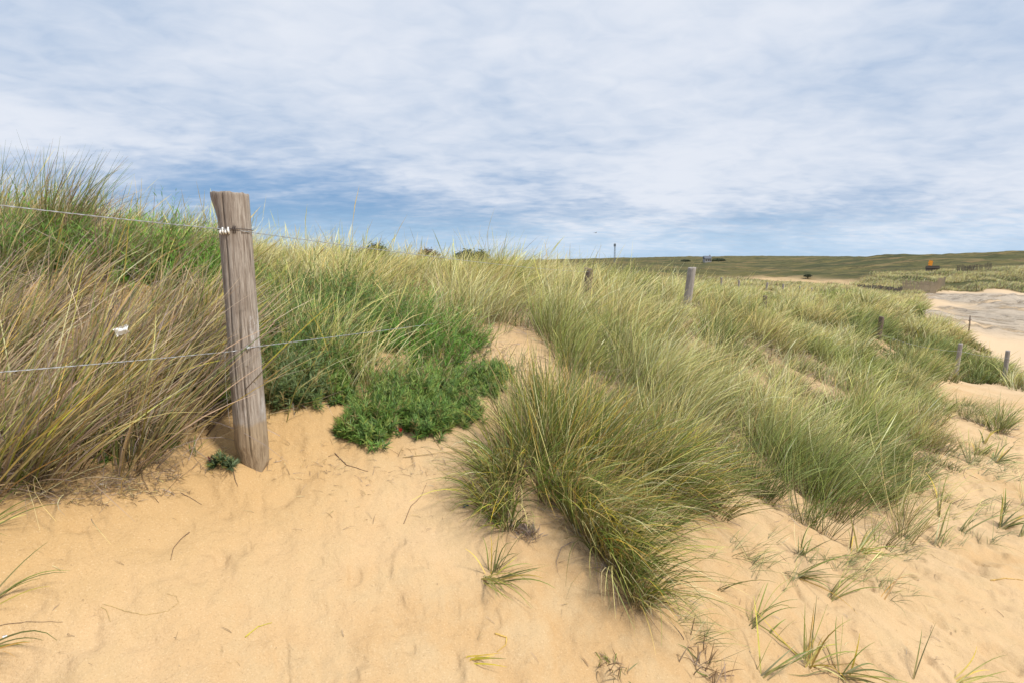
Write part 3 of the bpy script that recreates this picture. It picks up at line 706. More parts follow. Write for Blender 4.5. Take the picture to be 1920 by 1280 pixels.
def post_mesh(hgt, r_bot, r_top, seg, rings, seed, taper=0, flare=0, cracks=(), below=.35, slant=(0, 0)):
    V = []; Fc = []
    zs = np.linspace(-below, hgt, rings)
    k = np.arange(seg)/seg*2*PI
    for i, z in enumerate(zs):
        t = max(0, z)/hgt; r = r_bot*(1-t)+r_top*t
        rad = r*(1+.03*np.sin(k*2+seed+z*1.3)+.015*np.sin(k*3+seed*2+z*2.1)+.04*(noise(np.cos(k)*2+seed, np.sin(k)*2+z*3., seed)-.5)+.03*(noise(np.cos(k)*9+seed, np.sin(k)*9+z*1.5, seed+3)-.5))
        for (ang, dep, z0, z1) in cracks:
            d = np.abs((k-ang-.05*math.sin(z*9)+PI) % (2*PI)-PI); w = max(0, min(1, (z-z0)*8, (z1-z)*8))
            rad = rad-dep*w*np.exp(-(d/.035)**2)
        fx = flare*sstep(hgt-.16, hgt, z)**2 if flare else 0
        rad = rad+fx*np.maximum(0, np.cos(k-PI))**3
        x = rad*np.cos(k); y = rad*np.sin(k)
        if taper and z < taper:     # hewn to a blunt wedge
            lo = -r+(taper-z)/(taper+.03)*r*1.35; x = np.maximum(x, lo+.012*noise(y*60, np.full(seg, z*25.), 4))
            hi = r if z > .045 else r-(.045-z)/.08*r*.5; x = np.minimum(x, max(hi, lo+.01))
            y = y*min(1, .55+.45*max(0, z)/taper)
        zz = np.full(seg, z)
        if i == rings-1: zz = z+slant[0]*x+slant[1]*y+.006*(noise(x*70, y*70, seed)-.5)
        V += list(zip(x, y, zz))
    for i in range(rings-1):
        for j in range(seg): Fc.append((i*seg+j, i*seg+(j+1) % seg, (i+1)*seg+(j+1) % seg, (i+1)*seg+j))
    # top cap as shrinking rings so the end grain is not flat
    last = (rings-1)*seg; base = len(V)
    for q, s in enumerate((.96, .6, .25)):
        for j in range(seg):
            x, y, z = V[last+j]; V.append((x*s, y*s, z+(.003 if q == 0 else .001)-.004*math.sin(j*1.7+q)*(1-s)))
        a = last if q == 0 else base+(q-1)*seg; b = base+q*seg
        for j in range(seg): Fc.append((a+j, a+(j+1) % seg, b+(j+1) % seg, b+j))
    Fc.append(tuple(base+2*seg+j for j in range(seg)))
    return V, Fc

def put(o, foot, top_dir):
    o.location = [float(a) for a in foot]
    d = Vector([float(a) for a in top_dir]).normalized(); o.rotation_mode = 'QUATERNION'; o.rotation_quaternion = Vector((0, 0, 1)).rotation_difference(d)
# near post
ptop = pt(436, 364, 2.36); foot = PA.copy(); foot[2] = H(foot[0], foot[1])-.045
axis = ptop-foot; HT = float(np.linalg.norm(axis))
A_ = empty('fence_post', foot, 'tall weathered round timber post with pointed foot standing in foreground sand', 'fence post', 'posts of the dune fence')
V_, f_ = post_mesh(HT, .066, .061, 110, 100, 3, taper=.12, flare=.026, below=.12, slant=(-.08, .05),
                   cracks=[(-1.25, .014, .0, .75), (-2.2, .010, .62, 1.2), (-1.75, .011, .25, 1.25), (-.75, .008, .3, 1.1), (-2.75, .009, .1, .6), (-1.5, .007, .02, .4), (2, .012, 0, 1.2)])
shaft = mesh_obj('shaft', V_, f_, M_POST, A_); put(A_, foot, axis)
def on_post(v, ang, off=.0):   # local position on the near post's skin at photo row v
    t = (872-v)/(872-364); z = HT*t; r = .066*(1-t)+.061*t+off
    return Vector((r*math.cos(ang), r*math.sin(ang), z))
# white knotted sleeve and wire loop, staple and splice
mb = MB()
for i, a in enumerate(np.linspace(-2.0, -1.5, 4)):
    p = on_post(430+(-2 if i % 2 else 2), a, .007); q = on_post(438, a+.03, .005)
    mb.tube([p+Vector((0, 0, .004)), (p+q)/2+Vector((.004*math.cos(a), .004*math.sin(a), 0)), q], [.0028, .0045, .0024], 8)
mb.build('wire_sleeve', M_WHITE, A_, smooth=True)
mb = MB(); mb.tube([on_post(429, a, .006) for a in np.linspace(-2.3, .2, 14)], .0016, 6)
for a in (-1.22, -1.12): mb.tube([on_post(424, a, .004), on_post(430, a, .010), on_post(436, a, .004)], .002, 6)
mb.build('staple', M_DARKSTEEL, A_, smooth=True)
mb = MB()
mb.tube([on_post(634, -.95, .002), on_post(640, -.95, .010), on_post(646, -.95, .002)], .002, 6)
for k in range(5): mb.tube([on_post(639+k*.7-2, a, .005+.003*(k % 2)) for a in np.linspace(-1.05, -.8, 5)], .0014, 5)
mb.build('wire_splice', M_STEEL, A_, smooth=True)
def world(o, p): return np.array(o.matrix_basis @ p)

# other posts
def fence_post(label, u, vtop, Y, wpx, lean, mat, seed, flare=0):
    top = pt(u, vtop, Y); r = wpx/2/F*Y
    bx, by = top[0]-lean*.8, top[1]; bz = float(H(bx, by))
    ht = max(.5, top[2]-bz)
    V, f = post_mesh(ht, r*1.05, r, 28, 24, seed, below=.3, slant=(.15*math.sin(seed), .1), cracks=[(-1.6, r*.25, 0, ht), (-.9, r*.2, .1, ht*.8), (-2.4, r*.2, .2, ht)], flare=flare)
    o = mesh_obj('fence_post', V, f, mat); put(o, (bx, by, bz), (lean*ht*.8, 0, ht)); o['top'] = 0.0; del o['top']
    tag(o, label, 'fence post', 'posts of the dune fence'); return o, ht
PB, hb = fence_post('dark brown stump of a post just above the grass crest', 1107, 504, 9.3, 16, .06, M_POST2, 5)
PC, hc = fence_post('grey leaning post in the pale grass right of the dark stump', 1301, 502, 10, 14, .12, M_POST3, 8)
PD, hd_ = fence_post('short brown post top barely showing above the grass between grey post and beach', 1436, 559, 16, 8, .05, M_POST2, 9)
PE, he = fence_post('brown post in the dark grass gully on the right slope', 1655, 594, 16.2, 9, .08, M_POST2, 12)
PF, hf = fence_post('thin grey post at the front of the far grass mound', 1801, 644, 18.8, 7, .06, M_POST3, 14)
PG, hg = fence_post('thin grey post nearest the right edge of the picture', 1890, 657, 19.3, 7, .02, M_POST3, 15)
far_labels = ['pale little post farthest left of the far row behind the grass crest','second pale little post from the left in the far row','bent pale post in the middle of the far row behind the grass',
              'pale post just right of the bent one in the far row','pale post before the bare scrape in the far row','pale post at the right end of the far row']
for i, (u, v) in enumerate([(1353,521),(1386,526),(1440,530),(1469,533),(1500,537),(1523,541)]):
    o, h_ = fence_post(far_labels[i], u, v, 42+i, 3.3, .1 if i == 2 else .02, M_POST3, 20+i)
# thin stake by the rocks
top = pt(1819, 592, 31); b = (top[0], top[1], float(H(top[0], top[1])))
mb = MB(); hh = top[2]-b[2]; mb.tube([(0, 0, -.2), (.03, 0, hh*.5), (0, 0, hh)], [.04, .035, .025], 8); mb.tube([(-.06, 0, hh*.72), (.10, 0, hh*.8)], .02, 6)
o = mb.build('stake', M_POST2, smooth=True); o.location = [float(a) for a in b]; tag(o, 'thin dark stake stuck in the beach sand before the rocks', 'stake')

# wires
def wire(label, pts, rad, sag=.0, twist=True, group=None):
    P = []
    for a, b in zip(pts[:-1], pts[1:]):
        a = np.array(a); b = np.array(b); ln = np.linalg.norm(b-a); m = max(4, int(ln/(.0105 if twist else .3)))
        for k in range(m):
            t = k/m; p = a*(1-t)+b*t; p = p-UPV*(sag*4*t*(1-t)*ln); P.append(p)
    P.append(np.array(pts[-1])); mb = MB()
    if twist:
        d = nrm(np.array(pts[-1])-np.array(pts[0])); s = nrm(np.cross(d, UPV)); u_ = np.cross(s, d)
        for ph in (0, PI): mb.tube([p+(s*math.cos(k*.9+ph)+u_*math.sin(k*.9+ph))*rad*.8 for k, p in enumerate(P)], rad, 5)
    else: mb.tube(P, rad, 5)
    o0 = pts[0]; o = mb.build('fence_wire', M_STEEL, origin=o0, smooth=True)
    return tag(o, label, 'wire', group)
bpy.context.view_layer.update()
wl = pt(-60, 378, 1.50); wa = np.array(A_.matrix_world @ on_post(430, -1.6, .008)); wa2 = np.array(A_.matrix_world @ on_post(433, -.6, .006))
wb = np.array(PB.matrix_world @ Vector((0, -.08, hb-.05)))
wire('twisted upper wire running along the fence past the top of the tall post', [wl, wa, wa2, wb], .0011, .004)
wl = pt(-60, 702, 1.50); wa = np.array(A_.matrix_world @ on_post(643, -1.7, .006)); wa2 = np.array(A_.matrix_world @ on_post(638, -.7, .007))
wb = np.array(PB.matrix_world @ Vector((0, -.08, hb-.50)))
wire('twisted lower wire crossing the middle of the tall post', [wl, wa, wa2, wb], .0011, .003)
def at_top(o, dz): return np.array(o.matrix_world @ Vector((0, -.06, dz)))
wire('thin far wire between the gully post and the thin grey post', [at_top(PE, he-.5), at_top(PF, hf-.25)], .0035, .02, False, 'far wires')
wire('thin far wire between the two thin grey posts at the right', [at_top(PF, hf-.25), at_top(PG, hg-.25)], .0035, .02, False, 'far wires')
# nylon thread hanging by the near post
p0 = A_.matrix_world @ on_post(645, -2.7, .004)
mb = MB(); mb.tube([p0+Vector((-.006*math.sin(t*3)-.002, -.004, -.30*t)) for t in np.linspace(0, 1, 12)], .0009, 5)
tag(mb.build('thread', M_WHITE, origin=tuple(p0), smooth=True), 'pale thread of thin wire hanging down the left side of the tall post', 'thread')

# ------------------------------------------------------------------ litter and debris
def crumple(name, label, cat, u, v, size, col, seed, lift=.0, rough=.45, flat=.35):
    m = simple(name+'_mat', col, rough, .4, .12, 40)
    mb = MB(); rs = np.random.default_rng(seed); n1, n2 = 14, 10
    Vv = []
    for i in range(n1):
        for j in range(n2):
            x = (i/(n1-1)-.5)*size[0]; y = (j/(n2-1)-.5)*size[1]
            edge = 1-.25*rs.random()*(i in (0, n1-1) or j in (0, n2-1))
            z = flat*size[0]*(noise(np.array([x/size[0]*3+seed]), np.array([y/size[1]*3.]), seed)[0]-.5)+flat*.3*size[0]*(rs.random()-.5)*.4
            Vv.append((x*edge, z, y*edge))
    ff = [(i*n2+j, (i+1)*n2+j, (i+1)*n2+j+1, i*n2+j+1) for i in range(n1-1) for j in range(n2-1)]
    th_ = size[0]*.03; nV = len(Vv); Vb = [(x, y+th_, z) for x, y, z in Vv]
    ff2 = [tuple(q+nV for q in f[::-1]) for f in ff]
    rim = [i*n2 for i in range(n1)]+[(n1-1)*n2+j for j in range(1, n2)]+[i*n2+n2-1 for i in range(n1-2, -1, -1)]+[j for j in range(n2-2, 0, -1)]
    ff3 = [(rim[k], rim[(k+1) % len(rim)], rim[(k+1) % len(rim)]+nV, rim[k]+nV) for k in range(len(rim))]
    mb.add(Vv+Vb, ff+ff2+ff3)
    c = hit(u, v) if lift == 0 else pt(u, v, lift)
    o = mb.build(name, m, smooth=True); o.location = (float(c[0]), float(c[1]), float(c[2])+(size[1]*.25 if lift == 0 else 0))
    o.rotation_euler = (rs.uniform(-.7, -.3) if lift == 0 else 0, rs.uniform(-.3, .3), rs.uniform(-.4, .4))
    return tag(o, label, cat)
crumple('plastic_scrap', 'torn white plastic scrap caught in the dry grass', 'litter', 228, 620, (.052, .032), (.78, .78, .76), 3, lift=2.02)
crumple('shell_fragment', 'small white shell fragment at the foot of the dry grass', 'shell', 190, 909, (.016, .010), (.75, .70, .62), 4)
crumple('bottle_cap', 'tiny blue and black bottle cap left of the big tussock', 'litter', 874, 950, (.026, .018), (.05, .09, .16), 5)
crumple('plastic_chip', 'white plastic chip on the sand at the lower left edge', 'litter', 8, 1195, (.014, .008), (.72, .72, .74), 8)
# red and dark wrapper in front of the green mat
c = hit(742, 808); e = empty('crumpled_wrapper', c, 'crumpled red and black wrapper lying in front of the green mat', 'litter')
def flake(name, off, size, mat, seed, rot):
    rs = np.random.default_rng(seed); Vv = []; ff = []
    for i in range(6):
        for j in range(4): Vv.append(((i/5-.5)*size[0], rs.normal(0, .0018), (j/3-.5)*size[1]*(1-.4*abs(i/5-.5)*2*rs.random())))
    ff = [(i*4+j, (i+1)*4+j, (i+1)*4+j+1, i*4+j+1) for i in range(5) for j in range(3)]
    Vb = [(x, y+.0012, z) for x, y, z in Vv]; n_ = len(Vv); ff += [tuple(q+n_ for q in f[::-1]) for f in ff]
    o = MB().add(Vv+Vb, ff).build(name, mat, e, smooth=True); o.location = off; o.rotation_euler = rot
flake('red_piece', (-.012, 0, .014), (.026, .020), simple('red_foil', (.45, .06, .015), .4, .5), 1, (-.4, .2, .3))
flake('red_piece', (.020, -.002, .008), (.026, .018), simple('dark_red_foil', (.28, .02, .015), .4, .5), 2, (-.6, .3, -.3))
flake('dark_strip', (.003, -.006, .018), (.046, .010), simple('dark_foil', (.03, .02, .035), .35, .5), 3, (-.3, 1.0, .2))
flake('white_strip', (.010, -.010, .006), (.020, .003), M_WHITE, 4, (-.3, 1.9, .2))

M_TWIG = simple('dry_twig', (.17, .115, .07), .85, .1, .3, 120)
M_YEL = simple('yellow_leaf', (.42, .36, .035), .6, .3, .2, 80)
M_STRAW = simple('dry_straw', (.42, .30, .14), .8, .2, .2, 120)
def lying(name, label, cat, path, rpx, mat, group=None, lift=.0):
    """a stem resting on the sand along photo points"""
    P = []
    for k in range(len(path)-1):
        for t in np.linspace(0, 1, 6, endpoint=False): P.append(np.array(path[k])*(1-t)+np.array(path[k+1])*t)
    P.append(np.array(path[-1])); W_ = [hit(*p) for p in P]; s = W_[0][1]/F
    r = rpx*s*.72; m = len(W_)
    W_ = [w+UPV*(r*.6+lift*math.sin(PI*i/(m-1))) for i, w in enumerate(W_)]
    R = [r*(1-.6*(i/(m-1))) for i in range(m)]
    mb = MB(); mb.tube(W_, R, 6); o = mb.build(name, mat, origin=W_[0], smooth=True)
    return tag(o, label, cat, group)
TG = 'dry stems lying on the sand'
lying('dry_stem', 'long curved pale stem looping on the lower left sand', 'dry stem', [(195,1132),(235,1146),(275,1153),(315,1145),(335,1130),(330,1118),(312,1113)], 1.3, M_STRAW, TG)
lying('dry_stem', 'straight dark root lying across the sand at the lower left edge', 'dry stem', [(-10,1174),(50,1166),(118,1166)], 1.4, M_TWIG, TG)
lying('dry_stem', 'short pale curved straw beside the looping stem on the sand', 'dry stem', [(190,1138),(200,1145),(207,1165)], 1.6, M_STRAW, TG)
lying('dry_stem', 'long thin twig arching down from the dry grass onto the sand', 'dry stem', [(262,850),(268,900),(280,925),(298,943)], 1.2, M_TWIG, TG, .01)
lying('dry_stem', 'dark twig with knob lying on the sand below the purple sprig', 'dry stem', [(437,880),(441,900),(446,912)], 1.6, M_TWIG, TG)
lying('dry_stem', 'crooked root piece lying in the middle of the left sand', 'dry stem', [(355,998),(338,1012),(325,1028),(320,1050)], 1.6, M_TWIG, TG)
lying('dry_stem', 'row of broken black root bits right of the crooked root', 'dry stem', [(340,925),(355,932),(378,946)], 1.6, M_TWIG, TG)
lying('dry_stem', 'pale yellow straw stretched level over the sand toward the big tussock', 'dry stem', [(755,858),(820,852),(885,848),(930,846)], 1.1, M_STRAW, TG, .01)
lying('dry_stem', 'pale straw with forked shadow lying right of the red wrapper', 'dry stem', [(805,808),(815,825),(827,843)], 1.5, M_STRAW, TG)
lying('dry_stem', 'brown rootlet running down the sand from the small herb', 'dry stem', [(628,850),(650,872),(690,884)], 1.6, M_TWIG, TG)
lying('dry_stem', 'yellow brown broken stem lying at the right edge sand', 'dry stem', [(1858,1088),(1885,1084),(1918,1087)], 2.2, simple('tan_stem', (.48, .31, .10), .7, .2), TG)
lying('dry_stem', 'curled orange leaf base lying below the bent shoot', 'dry stem', [(928,1188),(950,1195),(948,1210),(932,1222)], 2.6, simple('orange_leaf', (.50, .33, .08), .6, .3), TG)
lying('fallen_leaf', 'bent yellow green leaf lying alone on the lower sand', 'leaf', [(460,1195),(470,1186),(484,1175),(510,1168)], 2.0, M_YEL)
lying('dry_stem', 'broken twig trail on the sand left of the blue cap', 'dry stem', [(757,982),(770,950),(790,930),(800,905)], 1.2, M_TWIG, TG)
e0 = S('cut green leaf sprig lying flat at the bottom middle of the sand', 878,1236,6,85,95,82,.22,dict(green=4,yellow=2),'yellow',name='leaf_sprig',cat='leaf sprig',droop=.2,wpx=3.6)
e0['group'] = ''; del e0['group']
# withered root clump under the tussock
c = hit(985, 998)
nb_ = 260; rt = np.column_stack([c[0]+rng.normal(0, .025, nb_), c[1]+rng.normal(0, .02, nb_), np.zeros(nb_)]); rt[:, 2] = H(rt[:, 0], rt[:, 1])
v = blades(rt, rng.uniform(.02, .06, nb_), rng.uniform(0, 6.3, nb_), rng.uniform(.2, 1.4, nb_), rng.normal(0, .5, (nb_, 3)), rng.uniform(0, .5, nb_), .0028, pick(nb_, dict(grey=1, brown=1))*.7, pick(nb_, dict(grey=2, brown=1))*.8, 4, kink=.8)
tag(mesh_obj('withered_plant', v[0], v[1], M_DRY, col=v[2], smooth=False, origin=c), 'grey withered plant clump on sand under the big tussock', 'dead plant')
# fine uncountable litter: bits of root and straw below the banks
def sprouts():
    P = []
    for (u0, v0, u1, v1, n_) in [(1410,1010,1700,1120,34),(1480,960,1900,960,60),(1560,1060,1900,1000,34),(1700,900,1900,820,50),(1780,860,1918,900,40),(1350,1020,1480,1100,22),(1250,1120,1340,1240,20)]:
        for t in rng.uniform(0, 1, n_): P.append(hit(u0+(u1-u0)*t+rng.normal(0, 14), v0+(v1-v0)*t+rng.normal(0, 10)))
    P = np.array(P); k = np.repeat(np.arange(len(P)), 5); rt = P[k]+rng.normal(0, .012, (len(k), 3))*[1, 1, 0]; sc_ = (rt[:, 1]/3.2)**.5
    n_ = len(k); c1 = pick(n_, dict(green=3, pale=3, blue=2, straw=1))
    az_ = math.radians(80)+rng.normal(0, .6, len(P))[k]+rng.normal(0, .25, n_)
    v = blades(rt, rng.uniform(.07, .22, n_)*sc_, az_, rng.uniform(.7, 1.35, n_), rng.normal(0, .12, (n_, 3)), rng.uniform(.2, .9, n_), .0026*sc_, c1*.4+.04, c1, 5, kink=.15)
    tag(mesh_obj('fine_sprouts', v[0], v[1], M_GRASS, col=v[2], smooth=False), 'thin pale wisps of young marram trailing over the right hand sand', 'grass', kind='stuff')
sprouts()
def litter():
    reg = [((60,880),(360,930),1300),((0,890),(260,950),1100),((230,840),(420,900),400),((380,830),(900,900),330),((560,800),(960,1000),170),((0,950),(1300,1270),140),((1300,900),(1900,1270),220),((850,640),(1080,760),260),((260,700),(430,880),300)]
    X = []
    for (a, b, n_) in reg:
        uu = rng.uniform(a[0], b[0], n_); vv = rng.uniform(a[1], b[1], n_)
        for u, v in zip(uu, vv):
            if noise(np.array([u*.045]), np.array([v*.06]), 4)[0]*.6+.4*noise(np.array([u*.13]), np.array([v*.15]), 6)[0] > .42: X.append(hit(u, v))
    rt = np.array(X); n_ = len(rt); rt[:, 2] += .002
    s = rt[:, 1]/2.2
    v = blades(rt, rng.uniform(.008, .055, n_)**1.0*s, rng.uniform(0, 6.3, n_), rng.uniform(1.35, 1.57, n_), rng.normal(0, .25, (n_, 3))*[1, 1, 0], np.full(n_, .3), rng.uniform(.0012, .003, n_)*s,
               pick(n_, dict(brown=4, grey=1, straw=1))*.8, pick(n_, dict(brown=3, grey=1, straw=1)), 4, kink=.3)
    o = mesh_obj('plant_litter', v[0], v[1], M_DRY, col=v[2], smooth=False); tag(o, 'scattered bits of brown root and straw on the sand', 'litter', kind='stuff')
litter()

# ------------------------------------------------------------------ far things
def dune_grass():
    P = DUNE_FAR; x0, y0 = P.min(0); x1, y1 = P.max(0)
    q = np.column_stack([rng.uniform(x0, x1, 9000), rng.uniform(y0, y1, 9000)]); q = q[inside(P, q[:, 0], q[:, 1])]
    q = q[fbm(q[:, 0]*.12, q[:, 1]*.12, 71, 3) > .33]
    q2 = []
    for (u0, u1, Y0, Y1, n_) in [(1540,1740,42,80,1500),(1100,1560,48,75,1500)]:
        u = rng.uniform(u0, u1, n_); Y = rng.uniform(Y0, Y1, n_); q2.append(np.column_stack([(u-960)/F*Y, Y]))
    q2 = np.vstack(q2); q2 = q2[beach(q2[:, 0], q2[:, 1]) < .1]; q2 = q2[np.arctan2(q2[:, 0], q2[:, 1]) < .62]
    q = np.vstack([q, q2]); M = len(q)
    ci, a, qq, root = expand(q, np.full(M, 22), rng.uniform(.4, .9, M)); N = len(ci)
    t = fbm(q[:, 0]*.15, q[:, 1]*.15, 73, 3)
    L = (.35+.5*t[ci])*rng.uniform(.6, 1.2, N)*1.15
    k = sstep(.4, .6, fbm(q[:, 0]*.2, q[:, 1]*.2, 79, 3))[ci]
    c1 = np.where((rng.uniform(0, 1, N) < k)[:, None], pick(N, dict(pale=4, straw=5, brown=1)), pick(N, dict(green=2, pale=2.5, brown=3)))
    v = blades(root, L, a, rng.uniform(.1, .6, N), WIND*.6+rng.normal(0, .2, (N, 3)), rng.uniform(.2, .8, N), rng.uniform(.03, .06, N), c1*.5, c1, 3, clamp=False)
    tag(mesh_obj('distant_marram', v[0], v[1], M_GRASS, col=v[2], smooth=False), 'tufted marram covering the far dunes behind the rocky beach', 'grass', kind='stuff')
dune_grass()

def shrub(label, u, vtop, Y, wpx, cols, name='shrub', cat='shrub', group='dark shrubs on the skyline behind the grass'):
    top = pt(u, vtop, Y); w = wpx/F*Y; base = np.array([top[0], Y, float(H(top[0], Y))]); h = max(top[2]-base[2], w*.3)
    e = empty(name, base, label, cat, group)
    nc = 46; nl = 120
    C = rng.normal(0, 1, (nc, 3)); C = nrm(C)*rng.uniform(.25, 1, (nc, 1))**.4; C[:, 2] = np.abs(C[:, 2])
    C = C*[w*.45, w*.4, h*.5]+[0, 0, h*.42]
    ctr = np.repeat(C, nl, 0)+rng.normal(0, 1, (nc*nl, 3))*[w*.09, w*.09, h*.07]
    s = w*.028
    d1 = nrm(rng.normal(size=ctr.shape)); d2 = nrm(np.cross(d1, rng.normal(size=ctr.shape)))
    V = np.stack([ctr-d1*s, ctr+d2*s*.6, ctr+d1*s, ctr-d2*s*.6], 1).reshape(-1, 3); f = np.arange(len(V)).reshape(-1, 4)
    cols = np.array(cols); cc = np.repeat(cols[rng.integers(0, len(cols), nc)], nl, 0)*rng.uniform(.7, 1.3, (nc*nl, 1))
    mesh_obj('crown', V, f, M_HERB, e, col=np.repeat(cc, 4, 0), smooth=False)
    mb = MB()
    for k in range(5):
        t_ = C[k*3]; mb.tube([(0, 0, -.3), (t_[0]*.3, t_[1]*.3, t_[2]*.5), tuple(t_*.9)], [.08, .05, .02], 6)
    mb.build('trunk', M_TWIG, e, smooth=True); return e
DK = [(.05,.065,.025),(.07,.085,.03),(.035,.045,.02)]
shrub('dark green shrub on the skyline just right of the post wire', 700, 458, 45, 62, DK)
shrub('low reddish brown shrub on the skyline between two dark shrubs', 800, 467, 46, 60, [(.12,.07,.045),(.08,.06,.04),(.06,.06,.03)])
shrub('dark rounded shrub on the skyline with its right side sloping down', 885, 467, 46, 70, DK)
shrub('dark tree clump on the far hill left of the grey leaning post line', 1285, 489, 540, 18, DK, group='far hill trees')
shrub('dark tree clump on the far hill right of the grey leaning post', 1347, 488, 540, 24, DK, group='far hill trees')
shrub('small dark bush beside the bare scrape in the middle distance', 1515, 514, 120, 14, DK, group='far bushes')

# telecom mast
Y = 420; top = pt(1153, 457, Y); bz = float(H(top[0], Y)); hh = top[2]-bz
e = empty('radio_mast', (top[0], Y, bz), 'slim grey lattice radio mast standing on the horizon', 'mast')
M_MAST = simple('mast_steel', (.16, .18, .20), .6, .4, .1, 5, metal=.3)
mb = MB()
for k in range(3):
    a = k*2*PI/3; mb.tube([(.75*math.cos(a), .75*math.sin(a), -1), (.45*math.cos(a), .45*math.sin(a), hh*.97)], .11, 6)
for i in range(14):
    z = hh*i/14; z2 = hh*(i+1)/14
    for k in range(3):
        a = k*2*PI/3; b_ = (k+1)*2*PI/3; r1 = .75-.3*i/14
        mb.tube([(r1*math.cos(a), r1*math.sin(a), z), (r1*math.cos(b_), r1*math.sin(b_), z2)], .05, 5)
mb.build('lattice', M_MAST, e)
mb = MB()
for k in range(3):
    a = k*2*PI/3+.5; mb.box((.7*math.cos(a), .7*math.sin(a), hh-1.2), (.35, .35, 2.0)); mb.tube([(0, 0, hh-1.2), (.7*math.cos(a), .7*math.sin(a), hh-1.2)], .08, 5)
mb.tube([(0, 0, hh-2), (0, 0, hh+.6)], .08, 6); mb.build('antennas', M_MAST, e)

# far farmhouse
def house(label, u, Y, w, mcol):
    p = hit(u, 491); x = (u-960)/F*Y; b = (x, Y, float(H(x, Y)))
    e = empty('house', b, label, 'house')
    mw = simple('house_render', mcol, .8, .2, .06, 1); mr = simple('slate_roof', (.10, .11, .13), .7, .3, .15, 2)
    MB().box((0, 0, 1.2), (w, 6, 3.6)).build('wall', mw, e)
    hw = w/2+.3; MB().add([(-hw,-3.4,2.9),(hw,-3.4,2.9),(hw,3.4,2.9),(-hw,3.4,2.9),(-hw,0,5.2),(hw,0,5.2)], [(0,1,5,4),(3,4,5,2),(0,4,3),(1,2,5),(0,3,2,1)]).build('roof', mr, e)
    for k in (-.3, .05, .33): MB().box((k*w, -3.01, 1.4), (1.1, .08, 1.2)).build('window', M_DARKSTEEL, e)
    MB().box((w*.42, 0, 5.3), (.8, .8, 1.4)).build('chimney', mw, e)
house('pale low farmhouse on the far ridge above the grey leaning post', 1322, 500, 5.5, (.30, .29, .28))

# palings
M_PALE = wood_mat('chestnut_paling', (.22, .17, .11), (.36, .30, .21), (.07, .05, .04), salt=False)
M_PALED = wood_mat('dark_paling', (.075, .06, .05), (.16, .135, .12), (.03, .025, .02), salt=False)
def palings(label, path, h, mat, group, gap=.16):
    pts = []
    for (u0, Y0), (u1, Y1) in zip(path[:-1], path[1:]):
        a = np.array([(u0-960)/F*Y0, Y0]); b = np.array([(u1-960)/F*Y1, Y1]); m = max(2, int(np.linalg.norm(b-a)/gap))
        for k in range(m): pts.append(a+(b-a)*k/m)
    pts = np.array(pts); z = H(pts[:, 0], pts[:, 1]); o0 = (pts[0, 0], pts[0, 1], z[0])
    e = empty('paling_fence', o0, label, 'paling fence', group); mb = MB()
    for p, zz in zip(pts, z):
        if rng.random() < .06: continue
        R = Matrix.Rotation(rng.normal(0, .06), 3, 'Y') @ Matrix.Rotation(rng.normal(0, .05), 3, 'X'); hh = h*rng.uniform(.85, 1.08)
        mb.box((p[0]-o0[0], p[1]-o0[1], zz+hh/2-.1-o0[2]), (.085, .03, hh+.2), R)
    mb.build('pales', mat, e)
    mb = MB()
    for f_ in (.25, .75): mb.tube([(p[0]-o0[0], p[1]-o0[1]-.03, zz+h*f_-o0[2]) for p, zz in list(zip(pts, z))[::4]], .012, 4)
    mb.build('binding_wire', M_DARKSTEEL, e)
palings('pale wooden paling fence climbing the far dune from the beach', [(1690,78),(1720,79),(1745,81),(1756,86),(1768,100)], 1.7, M_PALE, 'far sand fences')
palings('dark low paling fence running behind the grass left of the pale one', [(1606,70),(1640,72),(1690,78)], 1.0, M_PALED, 'far sand fences')
palings('dark tall paling fence on top of the far dune near the right edge', [(1788,122),(1820,118),(1853,116)], 1.7, M_PALED, 'far sand fences')
# barrier with orange board
Y = 128; x = (1742-960)/F*Y; z = float(H(x, Y))
e = empty('timber_barrier', (x, Y, z), 'dark low timber barrier under the orange board on the far dune', 'barrier'); s = Y/F
topz = pt(1742, 499, Y)[2]-z; mb = MB()
for k in range(13): mb.box(((k-6)*2.0*s, 0, topz/2), (1.2*s, .12, topz+.1))
mb.build('boards', M_PALED, e); MB().box((0, -.12, topz*.75), (25*s, .1, .2)).build('rail', M_PALED, e)
e = empty('warning_board', (x+.2, Y+1, z), 'bright orange board standing above the dark timber barrier', 'sign board')
zt = pt(1742, 489, Y)[2]-z; zb = pt(1742, 498.5, Y)[2]-z
M_OR = simple('orange_paint', (.66, .24, .015), .5, .4, .06, 2)
V_ = []; m_ = 10
MB().box((0, 0, (zt+zb)/2), (7.5*s, .06, zt-zb), Matrix.Rotation(.12, 3, 'Y')).box((-.25, -.01, (zt+zb)/2+.25), (3*s, .09, (zt-zb)*.6), Matrix.Rotation(.5, 3, 'Y')).build('panel', M_OR, e)
mb = MB(); mb.tube([(-.3, .08, -.3), (-.3, .08, zt-.1)], .05, 8); mb.tube([(.3, .08, -.3), (.3, .08, zt-.1)], .05, 8); mb.build('posts', M_PALED, e)

